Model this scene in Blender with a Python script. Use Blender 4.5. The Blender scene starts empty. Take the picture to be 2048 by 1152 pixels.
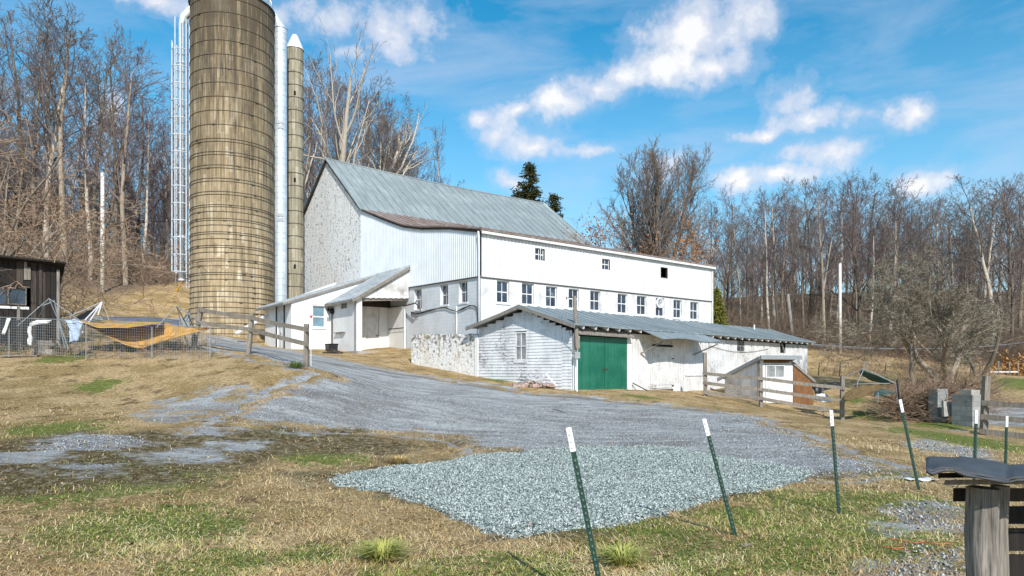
import bpy, math, random
import numpy as np
from mathutils import Vector
PI = math.pi
random.seed(7)
scene = bpy.context.scene
C = scene.collection
# ------------------------------------------------------------ camera model used to place things at real distances
F, CX, HZ, CZ = 1365.0, 1024.0, 740.0, 2.0
def W(px, py, Y):                     # world point seen at a photo position at depth Y
    return Vector(((px-CX)/F*Y, Y, CZ-(py-HZ)/F*Y))
def XA(px, Y): return (px-CX)/F*Y
def ZA(py, Y): return CZ-(py-HZ)/F*Y
def nrm(v):
    l = math.sqrt(v[0]*v[0]+v[1]*v[1]+v[2]*v[2]) or 1.0
    return (v[0]/l, v[1]/l, v[2]/l)
# ------------------------------------------------------------ mesh builder
class MB:
    def __init__(s): s.v=[]; s.f=[]
    def quad(s,a,b,c,d):
        n=len(s.v); s.v+= [tuple(a),tuple(b),tuple(c),tuple(d)]; s.f.append((n,n+1,n+2,n+3))
    def poly(s,pts):
        n=len(s.v); s.v+=[tuple(p) for p in pts]; s.f.append(tuple(range(n,n+len(pts))))
    def hexa(s,p):                    # 8 points: bottom 0-3, top 4-7
        n=len(s.v); s.v+=[tuple(q) for q in p]
        for f in ((3,2,1,0),(4,5,6,7),(0,1,5,4),(1,2,6,5),(2,3,7,6),(3,0,4,7)): s.f.append(tuple(n+i for i in f))
    def box(s,x0,x1,y0,y1,z0,z1,M=None):
        p=[(x0,y0,z0),(x1,y0,z0),(x1,y1,z0),(x0,y1,z0),(x0,y0,z1),(x1,y0,z1),(x1,y1,z1),(x0,y1,z1)]
        if M: p=[M(*q) for q in p]
        s.hexa(p)
    def beam(s,a,b,w,h,up=(0,0,1)):   # rectangular bar from a to b
        a=Vector(a); b=Vector(b); d=(b-a).normalized(); u=Vector(up)
        if abs(d.dot(u))>.98: u=Vector((0,1,0))
        r=d.cross(u).normalized(); t=r.cross(d).normalized()
        r*=w/2; t*=h/2
        s.hexa([a-r-t,a+r-t,b+r-t,b-r-t,a-r+t,a+r+t,b+r+t,b-r+t])
    def tube(s,pts,rad,n=6,cap=True):
        m=len(pts); base=len(s.v)
        ref=None
        for i in range(m):
            p=pts[i]
            a=pts[max(0,i-1)]; b=pts[min(m-1,i+1)]
            d=nrm((b[0]-a[0],b[1]-a[1],b[2]-a[2]))
            if ref is None: ref=(0.,0.,1.) if abs(d[2])<.8 else (1.,0.,0.)
            e=ref
            k=e[0]*d[0]+e[1]*d[1]+e[2]*d[2]
            e=nrm((e[0]-k*d[0],e[1]-k*d[1],e[2]-k*d[2])); ref=e
            g=(d[1]*e[2]-d[2]*e[1],d[2]*e[0]-d[0]*e[2],d[0]*e[1]-d[1]*e[0])
            r=rad[i] if hasattr(rad,'__len__') else rad
            for j in range(n):
                c_=math.cos(2*PI*j/n)*r; s_=math.sin(2*PI*j/n)*r
                s.v.append((p[0]+e[0]*c_+g[0]*s_,p[1]+e[1]*c_+g[1]*s_,p[2]+e[2]*c_+g[2]*s_))
        for i in range(m-1):
            o=base+i*n
            for j in range(n):
                k=(j+1)%n
                s.f.append((o+j,o+k,o+n+k,o+n+j))
        if cap:
            s.f.append(tuple(base+j for j in range(n-1,-1,-1)))
            s.f.append(tuple(base+(m-1)*n+j for j in range(n)))
    def lathe(s,prof,n=48,cx=0,cy=0,a0=0,a1=2*PI):
        base=len(s.v); full=abs(a1-a0-2*PI)<1e-6; k=n if full else n+1
        for (r,z) in prof:
            for j in range(k):
                a=a0+(a1-a0)*j/n
                s.v.append((cx+r*math.cos(a),cy+r*math.sin(a),z))
        for i in range(len(prof)-1):
            for j in range(n):
                q=(j+1)%k
                s.f.append((base+i*k+j,base+i*k+q,base+(i+1)*k+q,base+(i+1)*k+j))
    def grid(s,fn,nu,nv):
        base=len(s.v)
        for i in range(nv+1):
            for j in range(nu+1): s.v.append(tuple(fn(j/nu,i/nv)))
        for i in range(nv):
            for j in range(nu):
                o=base+i*(nu+1)+j; s.f.append((o,o+1,o+nu+2,o+nu+1))
    def torus(s,R,r,z,n=56,m=5,cx=0,cy=0):
        base=len(s.v)
        for i in range(n):
            a=2*PI*i/n
            for j in range(m):
                b=2*PI*j/m; q=R+r*math.cos(b)
                s.v.append((cx+q*math.cos(a),cy+q*math.sin(a),z+r*math.sin(b)))
        for i in range(n):
            for j in range(m):
                i2=(i+1)%n; j2=(j+1)%m
                s.f.append((base+i*m+j,base+i2*m+j,base+i2*m+j2,base+i*m+j2))
def link(name,mesh,mat,parent=None,smooth=False):
    if mat: mesh.materials.append(mat)
    o=bpy.data.objects.new(name,mesh); C.objects.link(o)
    if parent: o.parent=parent
    if smooth: mesh.shade_smooth()
    return o
def obj(name,mb,mat,parent=None,smooth=False,solid=0):
    me=bpy.data.meshes.new(name); me.from_pydata(mb.v,[],mb.f); me.update()
    o=link(name,me,mat,parent,smooth)
    if solid:
        md=o.modifiers.new('Solidify','SOLIDIFY'); md.thickness=solid; md.offset=0
    return o
def npobj(name,V,Fc,mat,parent=None,smooth=False):
    me=bpy.data.meshes.new(name)
    V=np.asarray(V,dtype=np.float32); Fc=np.asarray(Fc,dtype=np.int32); k=Fc.shape[1]
    me.vertices.add(len(V)); me.vertices.foreach_set('co',V.ravel())
    me.loops.add(Fc.size); me.loops.foreach_set('vertex_index',Fc.ravel())
    me.polygons.add(len(Fc)); me.polygons.foreach_set('loop_start',np.arange(0,Fc.size,k,dtype=np.int32))
    try: me.polygons.foreach_set('loop_total',np.full(len(Fc),k,dtype=np.int32))
    except Exception: pass
    me.update(calc_edges=True)
    return link(name,me,mat,parent,smooth)
def tag(o,label,cat,group=None,kind=None):
    if label: o['label']=label
    if cat: o['category']=cat
    if group: o['group']=group
    if kind: o['kind']=kind
    return o
def thing(name,label,cat,loc=(0,0,0),rz=0,group=None):
    o=bpy.data.objects.new(name,None); C.objects.link(o); o.empty_display_size=.2
    o.location=loc; o.rotation_euler=(0,0,rz)
    return tag(o,label,cat,group)
def copy_tree(o,parent=None):
    c=o.copy(); C.objects.link(c)
    if parent: c.parent=parent
    for ch in list(o.children): copy_tree(ch,c)
    return c
class Frame:                          # building axes: x along the front wall, y into the building, z up (z is world height minus oz)
    def __init__(s,ox,oy,ang,oz=0.):
        s.ox,s.oy,s.oz,s.a=ox,oy,oz,ang; s.c,s.s=math.cos(ang),math.sin(ang)
    def world(s,x,y,z=0): return Vector((s.ox+x*s.c-y*s.s, s.oy+x*s.s+y*s.c, s.oz+z))
    def on_y(s,px,py,y=0.):           # point of the plane y=const seen at a photo position -> x,z
        r=(px-CX)/F; ox=s.ox-y*s.s; oy=s.oy+y*s.c
        t=(r*oy-ox)/(s.c-r*s.s); Y=oy+t*s.s
        return t, CZ-(py-HZ)/F*Y-s.oz
    def on_x(s,px,py,x=0.):
        r=(px-CX)/F; ox=s.ox+x*s.c; oy=s.oy+x*s.s
        t=(r*oy-ox)/(-s.s-r*s.c); Y=oy+t*s.c
        return t, CZ-(py-HZ)/F*Y-s.oz
# ------------------------------------------------------------ ground height
CP=[(-90,-60,.4),(0,-60,0),(90,-60,-.3),(-30,3,.6),(-14,2,.3),(-6,3,0),(0,3,0),(6,3,0),(14,3,-.1),(30,3,-.3),(-6,8,.05),(0,8,0),(6,8,0),(3,12,0)]
def cp(px,py,Y): CP.append((XA(px,Y),Y,ZA(py,Y)))
for a in [(1678,1023,9.0),(1150,895,16.3),(900,800,23),(1100,834,22),(1200,786,28),(900,760,30),(823,730,35.6),(713,708,40),(850,699,41),
    (583,698,41.8),(530,691,45.5),(464,672,46.8),(380,652,50),(250,641,45),(250,567,60),(380,572,60),(120,560,58),(20,560,55),
    (300,716,24.2),(20,702,26),(420,716,24),(300,800,19.5),(100,762,21.5),(100,850,16),(20,960,10.5),(400,850,16.2),(620,850,17),
    (620,736,21.7),(700,742,28),(760,780,24.5),(498,708,24.2),(395,690,26),(1410,790,32.6),(1613,748,45.6),(1500,802,32.6),(1540,820,31),
    (1685,838,31),(1640,752,47),(1640,704,57),(1700,686,72),(1900,745,50),(1990,742,55),(2035,762,40),(2010,830,30),(1970,870,26),(1940,852,27.7),
    (1800,850,25),(1900,900,16),(2000,900,18),(1385,786,34),(700,860,17.5)]: cp(*a)
CP+=[(-60,60,10.5),(-45,85,15),(-60,110,20),(-25,85,13),(-25,110,17),(0,90,8.5),(0,115,11),(25,80,6.5),(30,115,13.),(55,75,4.8),(60,110,14.),(95,110,14.),(30,95,8.5),(100,70,4),(70,45,1),(50,20,-.6),
     (-160,60,18),(-120,180,30),(0,200,18),(120,200,14),(-60,20,4),(-200,400,50),(0,420,30),(220,400,14),(220,60,2),(-220,-60,4),(220,-60,-2),(0,900,20),(-700,600,30),(700,600,10),(-700,-200,5),(700,-200,0)]
P_=np.array(CP)
def _k(d2): return 0.5*d2*np.log(d2+1e-9)
_n=len(P_); _S=50.0
_x=P_[:,:2]/_S
_A=np.zeros((_n+3,_n+3)); _d=((_x[:,None]-_x[None])**2).sum(-1)
_A[:_n,:_n]=_k(_d)+np.eye(_n)*2e-4; _A[:_n,_n]=1; _A[:_n,_n+1:]=_x; _A[_n,:_n]=1; _A[_n+1:,:_n]=_x.T
_w=np.linalg.solve(_A,np.concatenate([P_[:,2],np.zeros(3)]))
def gnd(x,y):
    x=np.asarray(x,float); y=np.asarray(y,float); sh=x.shape
    q=np.stack([x.ravel(),y.ravel()],1)/_S; out=np.empty(len(q))
    for i in range(0,len(q),20000):
        b=q[i:i+20000]; d=((b[:,None]-_x[None])**2).sum(-1)
        out[i:i+20000]=_k(d)@_w[:_n]+_w[_n]+b@_w[_n+1:]
    X=q[:,0]*_S; Yq=q[:,1]*_S
    out+= .025*np.sin(X*1.3+.7*Yq)*np.sin(Yq*1.1-.4*X)+.012*np.sin(X*3.1+2)*np.sin(Yq*2.7+X)
    return out.reshape(sh)
def g1(x,y): return float(gnd(np.array([x]),np.array([y]))[0])
def G(px,py,y0=3.,y1=160.):           # where a photo position meets the ground
    ys=np.exp(np.linspace(math.log(y0),math.log(y1),900)); xs=(px-CX)/F*ys; zs=CZ-(py-HZ)/F*ys
    d=zs-gnd(xs,ys); i=np.argmax(d<0)
    if d[i]>=0: return Vector((xs[-1],ys[-1],zs[-1]))
    if i==0: return Vector((xs[0],ys[0],zs[0]))
    t=d[i-1]/(d[i-1]-d[i]); y=ys[i-1]+(ys[i]-ys[i-1])*t; x=(px-CX)/F*y
    return Vector((x,y,g1(x,y)))
def Gp(pts,**k): return [tuple(G(a,b,**k)[:2]) for a,b in pts]
def sdist(poly,x,y):                  # signed distance, negative inside
    P=np.array(poly); n=len(P); d=np.full(x.shape,1e9); ins=np.zeros(x.shape,bool)
    for i in range(n):
        a=P[i]; b=P[(i+1)%n]; e=b-a; L=(e**2).sum()+1e-12
        t=np.clip(((x-a[0])*e[0]+(y-a[1])*e[1])/L,0,1)
        d=np.minimum(d,np.hypot(x-a[0]-t*e[0],y-a[1]-t*e[1]))
        c=((a[1]>y)!=(b[1]>y))&(x<(b[0]-a[0])*(y-a[1])/(b[1]-a[1]+1e-12)+a[0]); ins^=c
    return np.where(ins,-d,d)
def sstep(a,b,x):
    t=np.clip((x-a)/(b-a),0,1); return t*t*(3-2*t)
def wob(x,y,s=1.0):                   # cheap smooth noise -1..1
    return (np.sin(x*1.7*s+1.3*np.sin(y*1.1*s))+np.sin(y*2.3*s+1.7*np.sin(x*.9*s+1))+np.sin((x+y)*3.1*s+2*np.sin(x*2.1*s))*.6+np.sin((x-y*1.3)*5.3*s)*.4)/3.0
# ------------------------------------------------------------ materials
def S(r,g,b):
    f=lambda u:(u/255/12.92) if u/255<=.04045 else ((u/255+.055)/1.055)**2.4
    return (f(r),f(g),f(b),1)
class NT:
    def __init__(s,name):
        s.m=bpy.data.materials.new(name); s.m.use_nodes=True; s.t=s.m.node_tree; s.t.nodes.clear()
        s.out=s.t.nodes.new('ShaderNodeOutputMaterial')
    def n(s,ty,ins=None,**kw):
        nd=s.t.nodes.new('ShaderNode'+ty)
        for k,v in kw.items(): setattr(nd,k,v)
        for k,v in (ins or {}).items():
            if v is None: continue
            i=nd.inputs[k]
            if isinstance(v,bpy.types.NodeSocket): s.t.links.new(v,i)
            else: i.default_value=v
        return nd
    def co(s,scale=None,which='Object'):
        o=s.n('TexCoord').outputs[which]
        if scale: o=s.n('Mapping',{'Vector':o,'Scale':scale}).outputs[0]
        return o
    def noise(s,v,sc,det=4,ro=.6,di=0.): return s.n('TexNoise',{'Vector':v,'Scale':sc,'Detail':det,'Roughness':ro,'Distortion':di}).outputs['Fac']
    def vor(s,v,sc,out='Distance',feature='F1',rnd=1.): return s.n('TexVoronoi',{'Vector':v,'Scale':sc,'Randomness':rnd},feature=feature).outputs[out]
    def ramp(s,f,stops,interp='LINEAR'):
        nd=s.n('ValToRGB',{'Fac':f}); cr=nd.color_ramp; cr.interpolation=interp
        while len(cr.elements)>1: cr.elements.remove(cr.elements[-1])
        for i,(p,c) in enumerate(stops):
            e=cr.elements[0] if i==0 else cr.elements.new(p)
            e.position=p; e.color=c if hasattr(c,'__len__') else (c,c,c,1)
        return nd.outputs[0]
    def mix(s,f,a,b,mode='MIX'):
        nd=s.n('Mix',data_type='RGBA',blend_type=mode)
        for k,v in ((0,f),(6,a),(7,b)):
            if isinstance(v,bpy.types.NodeSocket): s.t.links.new(v,nd.inputs[k])
            else: nd.inputs[k].default_value=v
        return nd.outputs[2]
    def ma(s,op,a,b=None,c=None):
        nd=s.n('Math',operation=op)
        for k,v in ((0,a),(1,b),(2,c)):
            if v is None: continue
            if isinstance(v,bpy.types.NodeSocket): s.t.links.new(v,nd.inputs[k])
            else: nd.inputs[k].default_value=v
        return nd.outputs[0]
    def sep(s,v):
        o=s.n('SeparateXYZ',{'Vector':v}).outputs; return o[0],o[1],o[2]
    def comb(s,x,y,z):
        nd=s.n('CombineXYZ')
        for k,v in enumerate((x,y,z)):
            if isinstance(v,bpy.types.NodeSocket): s.t.links.new(v,nd.inputs[k])
            else: nd.inputs[k].default_value=v
        return nd.outputs[0]
    def bump(s,h,st=.4,di=.02,nor=None): return s.n('Bump',{'Height':h,'Strength':st,'Distance':di,'Normal':nor}).outputs[0]
    def fin(s,col,rough=.8,nor=None,metal=0.,spec=None,extra=None):
        ins={'Base Color':col,'Roughness':rough,'Normal':nor,'Metallic':metal}
        if spec is not None: ins['Specular IOR Level']=spec
        ins.update(extra or {})
        b=s.n('BsdfPrincipled',ins); s.t.links.new(b.outputs[0],s.out.inputs[0]); return s.m
def simple(name,col,rough=.7,metal=0.,var=.25,sc=6.,bump=.2):
    t=NT(name); v=t.co(); f=t.noise(v,sc,5)
    d=tuple(c*(1-var) for c in col[:3])+(1,); l=tuple(min(1,c*(1+var)) for c in col[:3])+(1,)
    return t.fin(t.ramp(f,[(.3,d),(.7,l)]),rough,t.bump(f,bump,.01),metal)
def paint(name,base,dirt,amount=.5,sc=1.5,streak=True,blocks=False,peel=0.,wood=None,rough=.65):
    """painted surface: blotchy dirt, run-off streaks, optional block joints, optional peeling to wood"""
    t=NT(name); v=t.co(); x,y,z=t.sep(v)
    f=t.noise(v,sc,6,.65)
    col=t.mix(t.ramp(f,[(.42,0.),(.75,amount)]),base,dirt)
    h=t.noise(v,18,4)
    if streak:
        s2=t.noise(t.co((5,5,.35)),1.6,5,.7)
        col=t.mix(t.ramp(s2,[(.52,0.),(.8,amount*.8)]),col,dirt)
    if blocks:
        u=t.ma('ADD',x,y)
        br=t.n('TexBrick',{'Vector':t.comb(u,z,0.),'Scale':1.,'Color1':(1,1,1,1),'Color2':(.93,.93,.93,1),'Mortar':(.62,.62,.62,1),'Mortar Size':.008,'Brick Width':.4,'Row Height':.2,'Mortar Smooth':.3})
        col=t.mix(.5,col,br.outputs[0],'MULTIPLY')
        h=t.ma('ADD',t.ma('MULTIPLY',h,.3),br.outputs[0])
    if peel:
        p=t.noise(t.co((1.2,1.2,6)),3.2,8,.75); big=t.noise(v,.55,3)
        k=t.ramp(t.ma('ADD',t.ma('MULTIPLY',p,.7),t.ma('MULTIPLY',big,.45)),[(.64-.1*peel,0.),(.70-.06*peel,1.)])
        col=t.mix(k,col,wood or S(120,112,105)); h=t.ma('SUBTRACT',h,t.ma('MULTIPLY',k,.6))
    return t.fin(col,rough,t.bump(h,.35,.02))
def woodm(name,a,b,sc=(8,8,.7),rough=.85,gloss=None):
    t=NT(name); v=t.co(sc); f=t.noise(v,3,7,.7,.3); g=t.noise(t.co(),1.3,4)
    col=t.mix(t.ramp(f,[(.3,0.),(.7,1.)]),a,b)
    col=t.mix(t.ramp(g,[(.35,.35),(.65,0.)]),col,tuple(c*.45 for c in a[:3])+(1,))
    return t.fin(col,rough,t.bump(f,.5,.015))
M={}
M['block']=paint('painted_block',(.68,.71,.73,1),S(120,118,112),.3,.7,True,True)
M['stucco']=paint('painted_stucco',(.75,.745,.73,1),S(134,126,118),.6,1.4,True,False)
M['plaster']=paint('white_render',(.82,.82,.81,1),S(170,165,158),.3,.9,True,False)
M['whitepaint']=paint('white_trim',(.78,.78,.77,1),S(130,124,118),.5,2.5,True)
M['corr']=paint('white_corrugated_metal',(.72,.76,.79,1),S(150,150,150),.25,.8,True,rough=.5)
M['corr2']=paint('white_sheet_metal',(.73,.73,.725,1),S(146,144,142),.42,1.3,True,rough=.5)
M['boards']=paint('white_boards',(.76,.76,.76,1),S(130,122,114),.5,1.2,True,peel=.02,wood=S(140,132,124))
M['clap']=paint('peeling_clapboard',(.78,.79,.80,1),S(130,125,120),.5,1.2,True,peel=.22,wood=S(120,116,116))
M['porchboards']=paint('stained_boards',(.76,.76,.75,1),S(105,98,92),.8,1.2,True,peel=.3,wood=S(120,114,108))
M['greywood']=woodm('weathered_wood',S(92,86,80),S(170,162,150))
M['fencewood']=woodm('fence_wood',S(96,90,82),S(166,156,142))
M['darkwood']=woodm('dark_wood',S(38,32,28),S(84,72,62))
M['burnt']=woodm('charred_wood',S(10,9,9),S(46,37,30),(9,9,.5))
M['burnt2']=woodm('brown_boards',S(26,23,21),S(92,80,68),(9,9,.5))
M['ply']=woodm('plywood',S(98,64,38),S(146,104,64),(3,3,.8))
M['fascia']=woodm('dark_fascia',S(60,56,56),S(110,104,100),(4,4,4))
M['rustmetal']=simple('rusty_steel',S(92,70,58),.75,.3,.4,9)
M['hoop']=simple('hoop_steel',S(104,96,86),.6,.3,.3,9)
M['oldgalv']=simple('weathered_galvanised_tube',S(146,152,156),.5,.4,.2,5,.1)
M['galv']=simple('galvanised_steel',S(176,184,190),.42,.6,.12,5,.05)
M['galvpaint']=simple('pale_steel',S(214,220,226),.5,.2,.12,5,.05)
M['whitemetal']=simple('white_metal',(.75,.75,.76,1),.45,.1,.1,4,.05)
M['black']=simple('black_plastic',S(30,31,34),.45,0,.3,9,.1)
M['blackiron']=simple('black_iron',S(26,26,28),.6,.3,.3,9,.1)
M['concrete']=simple('weathered_concrete',S(158,154,146),.9,0,.25,5,.4)
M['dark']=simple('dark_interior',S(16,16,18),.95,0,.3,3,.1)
M['white']=simple('white_plastic',(.8,.8,.8,1),.5,0,.05,3,.05)
M['red']=simple('red_plastic',S(190,30,40),.5,0,.1,5,.05)
M['orange']=simple('orange_twine',S(200,90,66),.8,0,.2,9,.1)
M['yellow']=simple('yellow_plastic',S(226,184,30),.5,0,.1,4,.05)
M['greypaint']=simple('grey_enamel',S(150,154,156),.5,.2,.12,5,.05)
M['tarp']=simple('tan_tarp',S(180,136,66),.85,0,.38,3.5,.6)
M['greytarp']=simple('grey_tarp',S(96,100,110),.7,0,.35,3,.5)
M['olivetarp']=simple('olive_tarp',S(94,76,44),.8,0,.3,3,.4)
M['oldsheet']=simple('dull_black_sheet_metal',S(66,68,71),.62,.1,.3,7,.3)
M['logwood']=woodm('split_log',S(58,55,52),S(188,178,166),(22,22,1.1))
M['bluetarp']=simple('pale_blue_tarp',S(170,186,208),.6,0,.25,5,.3)
M['whitetarp']=simple('white_tarp',S(214,214,212),.6,0,.15,5,.3)
M['net']=simple('green_netting',S(58,92,88),.8,0,.3,6,.2)
M['stonewhite']=None
def glass_mat():
    t=NT('window_glass'); v=t.co(); f=t.noise(v,1.7,3)
    col=t.ramp(f,[(.35,S(18,24,40)),(.62,S(56,68,84)),(.78,S(130,140,146))])
    return t.fin(col,.06,t.bump(t.noise(v,3,2),.04,.02),0,.8)
M['glass']=glass_mat()
def glass_mat2():
    t=NT('dusty_glass'); v=t.co(); x,y,z=t.sep(v); f=t.noise(v,2.2,5)
    col=t.ramp(f,[(.3,S(96,100,104)),(.55,S(150,152,152)),(.75,S(190,190,186))])
    return t.fin(col,.25,None,0,.5)
M['dustglass']=glass_mat2()
M['paleglass']=simple('curtained_glass',S(112,140,154),.12,0,.2,3,.02)
def stone_mat():
    t=NT('whitewashed_stone'); v=t.co()
    d=t.n('TexNoise',{'Vector':v,'Scale':2.5,'Detail':3.}).outputs['Color']
    vv=t.n('VectorMath',{0:v,1:t.n('VectorMath',{0:d,1:(.35,.35,.35)},operation='MULTIPLY').outputs[0]},operation='ADD').outputs[0]
    c=t.vor(t.n('Mapping',{'Vector':vv,'Scale':(3.2,3.2,5.)}).outputs[0],1.,'Distance','DISTANCE_TO_EDGE')
    f=t.noise(v,9,6,.7); b=t.noise(v,.5,4)
    base=t.ramp(f,[(.3,S(216,216,216)),(.5,S(242,242,240)),(.7,S(248,248,246))])
    pit=t.noise(t.co((1,1,.75)),4.2,7,.78)
    col=t.mix(t.ramp(pit,[(.545,0.),(.60,.85)]),base,S(86,84,82))
    col=t.mix(t.ramp(c,[(.0,.22),(.07,0.)]),col,S(130,126,123))
    st=t.noise(t.co((2.2,2.2,.25)),1.5,5,.7)
    col=t.mix(t.ramp(st,[(.56,0.),(.74,.7)]),col,S(112,98,90))
    h=t.ma('ADD',t.ma('MULTIPLY',t.ramp(c,[(0.,0.),(.2,1.)]),.6),t.ma('MULTIPLY',f,.9))
    h=t.ma('SUBTRACT',h,t.ma('MULTIPLY',t.ramp(pit,[(.53,0.),(.6,1.)]),.7))
    return t.fin(col,.9,t.bump(h,.45,.04))
M['stone']=stone_mat()
def stone2():
    t=NT('patchy_whitewash_stone'); v=t.co()
    d=t.n('TexNoise',{'Vector':v,'Scale':2.5,'Detail':3.}).outputs['Color']
    vv=t.n('VectorMath',{0:v,1:t.n('VectorMath',{0:d,1:(.4,.4,.4)},operation='MULTIPLY').outputs[0]},operation='ADD').outputs[0]
    c=t.vor(t.n('Mapping',{'Vector':vv,'Scale':(2.,2.,4.)}).outputs[0],1.,'Distance','DISTANCE_TO_EDGE')
    f=t.noise(v,7,6,.7); big=t.noise(v,1.1,4,.6)
    col=t.ramp(f,[(.35,S(206,203,198)),(.55,S(240,238,234))])
    zz=t.sep(v)[2]; col=t.mix(t.ramp(t.ma('ADD',t.noise(v,4.5,7,.75),t.ma('MULTIPLY',t.ma('SUBTRACT',zz,3.),.07)),[(.52,0.),(.58,.85)]),col,S(84,78,74))
    col=t.mix(t.ramp(big,[(.5,0.),(.7,.5)]),col,S(206,184,140))
    col=t.mix(t.ramp(c,[(0.,.2),(.04,0.)]),col,S(120,114,108))
    h=t.ma('ADD',t.ma('MULTIPLY',t.ramp(c,[(0.,0.),(.12,1.)]),.25),f)
    return t.fin(col,.9,t.bump(h,.5,.04))
M['stone2']=stone2()
def roof_mat(name,a,b,c,rustk=.2):
    t=NT(name); v=t.co(); f=t.noise(t.co((3,.6,.6)),1.2,6,.65); g=t.noise(v,.35,4); r=t.noise(t.co((2.5,.5,.5)),1.9,7,.75)
    col=t.mix(t.ramp(f,[(.3,0.),(.7,1.)]),a,b); col=t.mix(t.ramp(g,[(.4,.5),(.65,0.)]),col,a)
    col=t.mix(t.ramp(r,[(.62-rustk*.3,0.),(.8-rustk*.3,.85)]),col,c)
    return t.fin(col,.6,t.bump(t.noise(v,5,3),.25,.03),.0,.3)
M['roof']=roof_mat('grey_metal_roof',S(118,128,130),S(160,169,169),S(140,132,124),.15)
M['roofrust']=roof_mat('rusted_metal_roof',S(128,112,106),S(178,166,158),S(118,84,68),.55)
M['roof2']=roof_mat('slate_grey_metal_roof',S(116,126,130),S(150,160,162),S(124,118,112),.15)
M['roof3']=roof_mat('pale_metal_roof',S(138,146,152),S(182,188,190),S(112,110,110),.3)
def green_mat():
    t=NT('green_door_paint'); v=t.co(); f=t.noise(t.co((6,6,.6)),1.5,5); w=t.noise(v,3.5,7,.75)
    fd=t.noise(v,.8,5,.7); col=t.mix(f,S(6,74,56),S(22,110,86)); col=t.mix(t.ramp(fd,[(.42,0.),(.7,.6)]),col,S(58,132,110)); col=t.mix(t.ramp(w,[(.68,0.),(.74,.6)]),col,S(130,176,156))
    return t.fin(col,.45,t.bump(f,.2,.01))
M['green']=green_mat()
def silo_mat(name,R,tall,dark=1.,cols=None):
    t=NT(name); v=t.co(); x,y,z=t.sep(v)
    a=t.ma('MULTIPLY',t.ma('ARCTAN2',y,x),R)
    wS=.255; iu=t.ma('FLOOR',t.ma('DIVIDE',a,wS))
    off=t.ma('MULTIPLY',t.n('TexWhiteNoise',{'W':iu},noise_dimensions='1D').outputs[0],.75)
    iz=t.ma('FLOOR',t.ma('DIVIDE',t.ma('ADD',z,off),.76))
    rnd=t.n('TexWhiteNoise',{'Vector':t.comb(iu,iz,0.)},noise_dimensions='2D').outputs[0]
    big=t.noise(t.comb(a,z,0.),.35,4,.6)
    st=t.noise(t.comb(t.ma('MULTIPLY',a,5.),t.ma('MULTIPLY',z,.22),0.),1.6,6,.75)
    st2=t.noise(t.comb(t.ma('MULTIPLY',a,1.3),t.ma('MULTIPLY',z,.1),3.),1.1,5,.65)
    c=cols or (S(176,155,120),S(202,181,145))
    col=t.mix(rnd,c[0],c[1])
    col=t.mix(t.ramp(t.ma('MULTIPLY',rnd,t.ma('GREATER_THAN',rnd,.87)),[(0.,0.),(1.,.35)]),col,S(232,222,196))
    grime=t.ma('MULTIPLY',t.ma('POWER',t.ma('DIVIDE',z,tall),1.6),dark)   # algae and soot grow from the eaves down
    cr=t.n('TexWhiteNoise',{'W':t.ma('ADD',iu,.37)},noise_dimensions='1D').outputs[0]
    k=t.ma('ADD',t.ma('MULTIPLY',st,.95),t.ma('ADD',t.ma('MULTIPLY',grime,.30),t.ma('ADD',t.ma('MULTIPLY',cr,.10),t.ma('MULTIPLY',st2,.35))))
    col=t.mix(t.ramp(k,[(.60,0.),(.98,.92)]),col,S(62,54,42))
    col=t.mix(t.ramp(big,[(.55,0.),(.75,.3)]),col,S(150,140,124))
    # joints
    fu=t.ma('FRACT',t.ma('DIVIDE',a,wS)); ju=t.ma('LESS_THAN',t.ma('MINIMUM',fu,t.ma('SUBTRACT',1.,fu)),.05)
    fz=t.ma('FRACT',t.ma('DIVIDE',t.ma('ADD',z,off),.76)); jz=t.ma('LESS_THAN',fz,.02)
    j=t.ma('MAXIMUM',ju,jz)
    col=t.mix(t.ma('MULTIPLY',j,.45),col,S(88,74,54))
    return t.fin(col,.88,t.bump(t.ma('SUBTRACT',t.noise(v,14,4),j),.4,.02))
M['silo']=silo_mat('silo_staves',2.8,23.6)
M['silo2']=silo_mat('small_silo_staves',.63,23,.25,(S(168,160,136),S(188,182,160)))
def dome_mat():
    t=NT('silver_dome'); return t.fin(t.ramp(t.noise(t.co(),2,4),[(.3,S(170,184,196)),(.7,S(214,224,232))]),.35,None,.5)
M['dome']=dome_mat()
def chute_mat():
    t=NT('silver_chute'); f=t.noise(t.co(),1.5,4); return t.fin(t.ramp(f,[(.3,S(186,200,212)),(.7,S(220,230,238))]),.4,None,.35)
M['chute']=chute_mat()
def blockpier():
    t=NT('bare_concrete_block'); v=t.co(); x,y,z=t.sep(v); u=t.ma('ADD',x,y)
    br=t.n('TexBrick',{'Vector':t.comb(u,z,0.),'Scale':1.,'Color1':S(160,160,156),'Color2':S(136,136,132),'Mortar':S(128,126,122),'Mortar Size':.010,'Brick Width':.4,'Row Height':.2})
    f=t.noise(v,1.6,6,.7); col=t.mix(t.ramp(f,[(.5,0.),(.75,.75)]),br.outputs[0],S(86,82,74))
    return t.fin(col,.92,t.bump(t.ma('ADD',br.outputs[0],t.ma('MULTIPLY',t.noise(v,20,4),.4)),.4,.02))
M['pier']=blockpier()
def tpost():
    t=NT('green_post_enamel'); f=t.noise(t.co(),14,4); return t.fin(t.ramp(f,[(.3,S(14,42,35)),(.7,S(30,72,59))]),.5)
M['tgreen']=tpost()
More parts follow.
